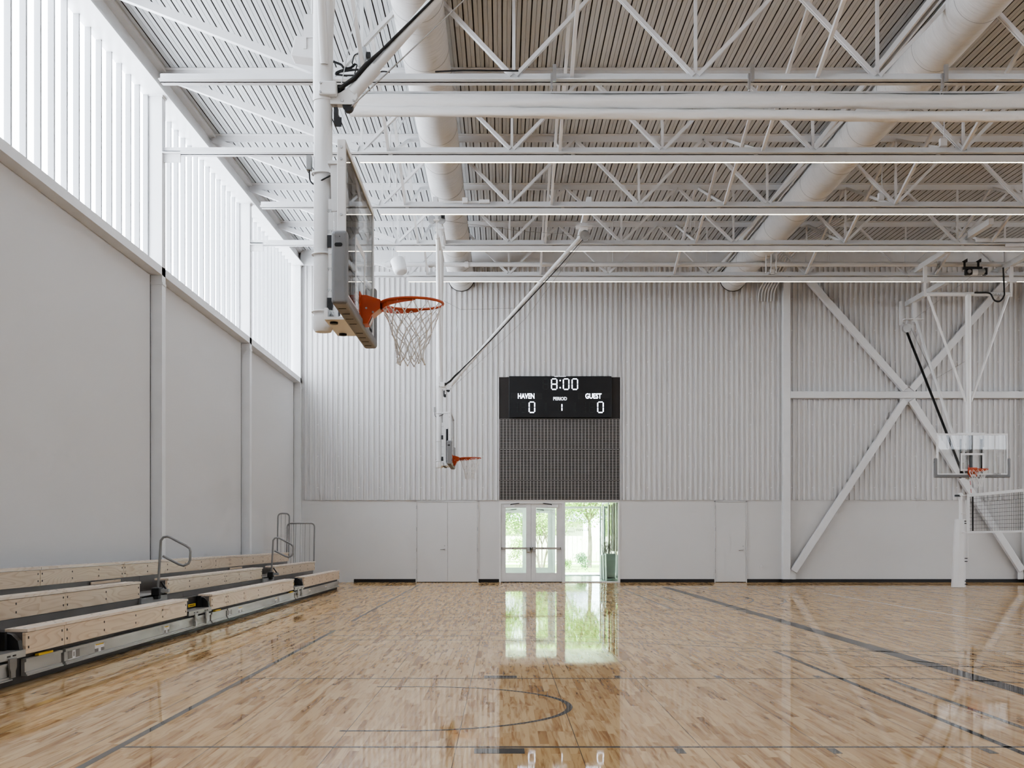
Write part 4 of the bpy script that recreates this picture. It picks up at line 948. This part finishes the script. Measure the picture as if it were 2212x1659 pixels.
# ================================================================== BLEACHER
bl = thing('bleacher', 'three-row pine telescopic bleacher along the left wall', 'bleacher', (-5.2, 20.5, 0))
RX = [-4.2, -4.83, -5.5]; RZ = [.475, .705, .935]
SEG = [[(6.5,9.2,[]), (10.64,11.575,[]), (11.585,16.07,[]), (17.4,18.395,[]), (18.405,24.28,[]), (25.5,31.05,[])],
       [(6.5,9.2,[]), (10.64,13.34,[]), (13.345,16.08,[]), (17.4,21.05,[]), (21.055,24.25,[]), (25.5,31.05,[])],
       [(6.5,14.36,[]), (14.37,17.52,[]), (17.53,24.35,[]), (24.36,31.05,[])]]
for r in range(3):
    X, Z = RX[r], RZ[r]
    for a, b, _ in SEG[r]:
        mb = MB(); mb.box(X-.03, X, a, b, Z-.222, Z-.034)
        nb = max(1, int(round((b-a)/1.1)))
        for k in range(nb+1):
            y = a+.06+(b-a-.12)*k/nb
            for z in (Z-.08, Z-.165): mb.box(X-.001, X+.003, y-.011, y+.011, z-.011, z+.011, mi=1)
        mb.build('front_board', ['pine', 'black'], bl)
        mb = MB(); mb.box(X-.185, X+.016, a, b, Z-.028, Z)
        for k in range(nb+1):
            y = a+.1+(b-a-.2)*k/nb; mb.box(X-.06, X-.04, y-.012, y+.012, Z-.001, Z+.001, mi=1); mb.box(X-.15, X-.13, y-.012, y+.012, Z-.001, Z+.001, mi=1)
        mb.build('seat_plank', ['pine_top', 'black'], bl, bevel=.008)
for X, z0, z1, a, b, nm_ in ((-5.53, .43, .725, 6.5, 31.0, 'riser_panel'), (-4.87, .20, .50, 6.5, 31.0, 'riser_panel')):
    js = [a, 11.6, 18.4, 24.5, b]
    for k in range(4): MB().box(X-.02, X, js[k]+.004, js[k+1]-.004, z0, z1).build(nm_, 'riser', bl)
MB().box(-5.53, -4.862, 6.5, 31.0, .44, .47).build('foot_deck', 'riser', bl); MB().box(-4.87, -4.24, 6.5, 31.0, .17, .205).build('foot_deck', 'riser', bl)
MB().box(-6.12, -4.30, 6.5, 30.95, .02, .165).build('void_shade', 'black', bl)  # solid black block standing for the dark void under the rows
MB().box(-6.12, -5.58, 6.5, 30.95, .20, .70).build('void_shade', 'black', bl)  # black fill again, for the darkness behind the upper riser
MB().box(-4.32, -4.238, 6.5, 30.9, .002, .252).build('gap_shade', 'black', bl)  # black strip painted in for the shadow around the base panels
stk = {1: [], 2: [(11.68, 12.0, .0), (12.45, 12.74, .1), (15.0, 15.22, .1)], 4: [(18.45, 18.75, 0), (19.2, 19.5, .1), (22.3, 22.5, .1)], 5: [(26.2, 26.4, .1), (28.6, 28.8, .1)], 0: [], 3: []}
for i, (a, b) in enumerate(((6.5,10.30), (10.62,11.50), (11.58,17.33), (17.42,18.34), (18.42,24.33), (24.42,30.9))):
    prof = [(-4.235,.062), (-4.178,.062), (-4.178,.072), (-4.190,.076), (-4.190,.092), (-4.203,.096), (-4.203,.182), (-4.188,.186), (-4.188,.212), (-4.235,.212)]
    bp_ = MB().prism(prof, 'y', a, b).build('base_panel', 'galv', bl)
    for y0, y1, kk in stk[i]:
        mb = MB(); mb.box(-4.204, -4.2015, y0, y1, .098, .18)
        if kk:
            mb.box(-4.2016, -4.2008, y0+.02, y1-.02, .168, .18, mi=2); mb.box(-4.2016, -4.2008, y0, y0+(y1-y0)*.36, .10, .135, mi=1); mb.box(-4.2016, -4.2008, y1-(y1-y0)*.36, y1, .10, .135, mi=1)
        else:
            for q in (0, .64): mb.box(-4.2016, -4.2008, y0+(y1-y0)*q, y0+(y1-y0)*(q+.36), .105, .18, mi=1)
            mb.box(-4.2016, -4.2008, y0+(y1-y0)*.45, y0+(y1-y0)*.55, .12, .165, mi=1)
        mb.build('warning_sticker', ['sticker', 'riser', 'yellow'], bp_)
for y in (10.9, 17.6, 23.8): MB().box(-4.22, -4.185, y, y+.35, .215, .232).build('yellow_stop', 'yellow', bl)
for g0, g1 in ((9.25, 10.60), (16.12, 17.36), (24.32, 25.46)):
    st = MB().box(-4.87, -4.19, g0, g1, .275, .30).build('aisle_step', 'riser', bl)
    mb = MB(); mb.box(-4.20, -4.185, g0, g1, .238, .30)
    for y in (g0+.25, g0+.40, g1-.40, g1-.28): mb.box(-4.186, -4.183, y, y+.07, .262, .275, mi=1)
    mb.build('step_fascia', ['galv', 'black'], st)
    for y in (g0+.30, g1-.34):
        MB().prism([(y-.05,.25), (y+.10,.25), (y+.10,.17), (y+.075,.14), (y+.075,.085), (y-.025,.085), (y-.025,.14), (y-.05,.17)], 'x', -4.182, -4.165).build('hinge_bracket', 'galv' if g0 > 10 else 'riser', st)
    MB().box(-4.40, -4.36, g0+.02, g1-.1, .30, .462).build('step_back', 'blackp', bl)
    ys_ = MB().box(-4.359, -4.357, g1-.62, g1-.22, .322, .362).build('yellow_sticker', 'yellow', bl); MB().box(-4.357, -4.3565, g1-.56, g1-.28, .337, .347).build('sticker_print', 'black', ys_)
    MB().prism([(-4.46,.30), (-4.20,.30), (-4.215,.38), (-4.27,.435), (-4.36,.455), (-4.46,.455)], 'y', g1-.10, g1-.02).build('end_cap', 'blackp', bl)
    MB().box(-4.357, -4.30, g1-.17, g1-.12, .30, .462).build('end_post', 'blackp', bl)
    # second row aisle: bare slats under the seat line
    MB().box(-5.53, -4.82, g0-.03, g1+.03, .478, .49).build('aisle_deck', 'galv', bl)
    MB().box(-4.86, -4.82, g0, g1, .40, .49).build('deck_nosing', 'galv', bl)
    for z in (.60, .66): MB().box(-5.5, -5.49, g0, g1, z, z+.035).build('back_slat', 'pine', bl)
# loop handrails in the aisles
raw = [(341,1278), (346.4,1188), (347.6,1167.7), (353,1160.5), (361.5,1158.7), (368.7,1161), (402.5,1179), (409.7,1184.6), (411.5,1191.8), (410.7,1210), (407.3,1217), (396.4,1222), (386.8,1219), (351.8,1201)]
for dy in (0, 8.2):
    pts = [W(a, b, 16.75)+Vector((0,dy,0)) for a, b in raw]; sm = [pts[0], pts[1]]+fillet(pts[2:-1], .04, 3)+[pts[-1]]
    hr = MB().tube([pts[0], pts[1]]+pts[2:], .0185, 12).build('aisle_handrail', 'rail', bl)
    MB().box(pts[0].x-.06, pts[0].x+.05, pts[0].y-.12, pts[0].y+.06, .49, .60).box(pts[0].x-.03, pts[0].x+.03, pts[0].y-.10, pts[0].y+.05, .44, .5).build('rail_socket', 'blackp', hr, bevel=.012)
    MB().bar((pts[0].x+.05, pts[0].y-.02, .68), (pts[0].x+.12, pts[0].y-.02, .58), .04, .02).build('latch_lever', 'blackp', hr)
    MB().box(pts[0].x+.05, pts[0].x+.16, pts[0].y-.05, pts[0].y+.02, .53, .58).build('rail_plate', 'galv', hr)
# end guard rails with pickets
for xa, xb2, zt, zb_, pk in ((-5.79, -5.475, 1.935, .80, 2), (-5.55, -4.83, 1.685, .55, 5)):
    y = 31.02
    gr = MB().tube(fillet([(xa,y,zb_), (xa+.02,y,zt), (xb2,y,zt), (xb2-.02,y,zb_)], .11, 6), .019, 12).build('guard_rail', 'rail', bl)
    for k in range(pk):
        x = xa+(xb2-xa)*(k+1)/(pk+1); MB().tube([(x-.015,y,zb_), (x,y,zt)], .0055, 6).build('picket', 'rail', gr)

# small wall fittings
t = thing('wall_outlet', 'white socket plate low on the back wall right of the single door', 'outlet', (BX(1643.5), YB, BZ(1229)))
MB().box(BX(1641), BX(1646), YB-.008, YB, BZ(1229), BZ(1220.5)).build('plate', 'cap', t, bevel=.003)
for z in (1223, 1226.5): MB().box(BX(1642.6), BX(1644.4), YB-.010, YB-.007, BZ(z)-.012, BZ(z)+.012).build('socket', 'frame', t)

# ================================================================== render look (no engine, size or sample settings)
sc.view_settings.view_transform = 'AgX'
sc.view_settings.look = 'AgX - Medium High Contrast'
sc.view_settings.exposure = 1.6
try:
    sc.view_settings.use_white_balance = True; sc.view_settings.white_balance_temperature = 5950; sc.view_settings.white_balance_tint = 10
except Exception: pass
try:
    sc.cycles.max_bounces = 6; sc.cycles.diffuse_bounces = 3; sc.cycles.glossy_bounces = 3; sc.cycles.transparent_max_bounces = 12
    sc.cycles.use_adaptive_sampling = True; sc.cycles.adaptive_threshold = .08; sc.cycles.adaptive_min_samples = 12
    sc.cycles.use_light_tree = False; sc.cycles.use_auto_tile = False; sc.cycles.time_limit = 1050
    sc.cycles.sample_clamp_indirect = 8; sc.cycles.use_denoising = True; sc.cycles.caustics_reflective = False; sc.cycles.caustics_refractive = False
except Exception: pass
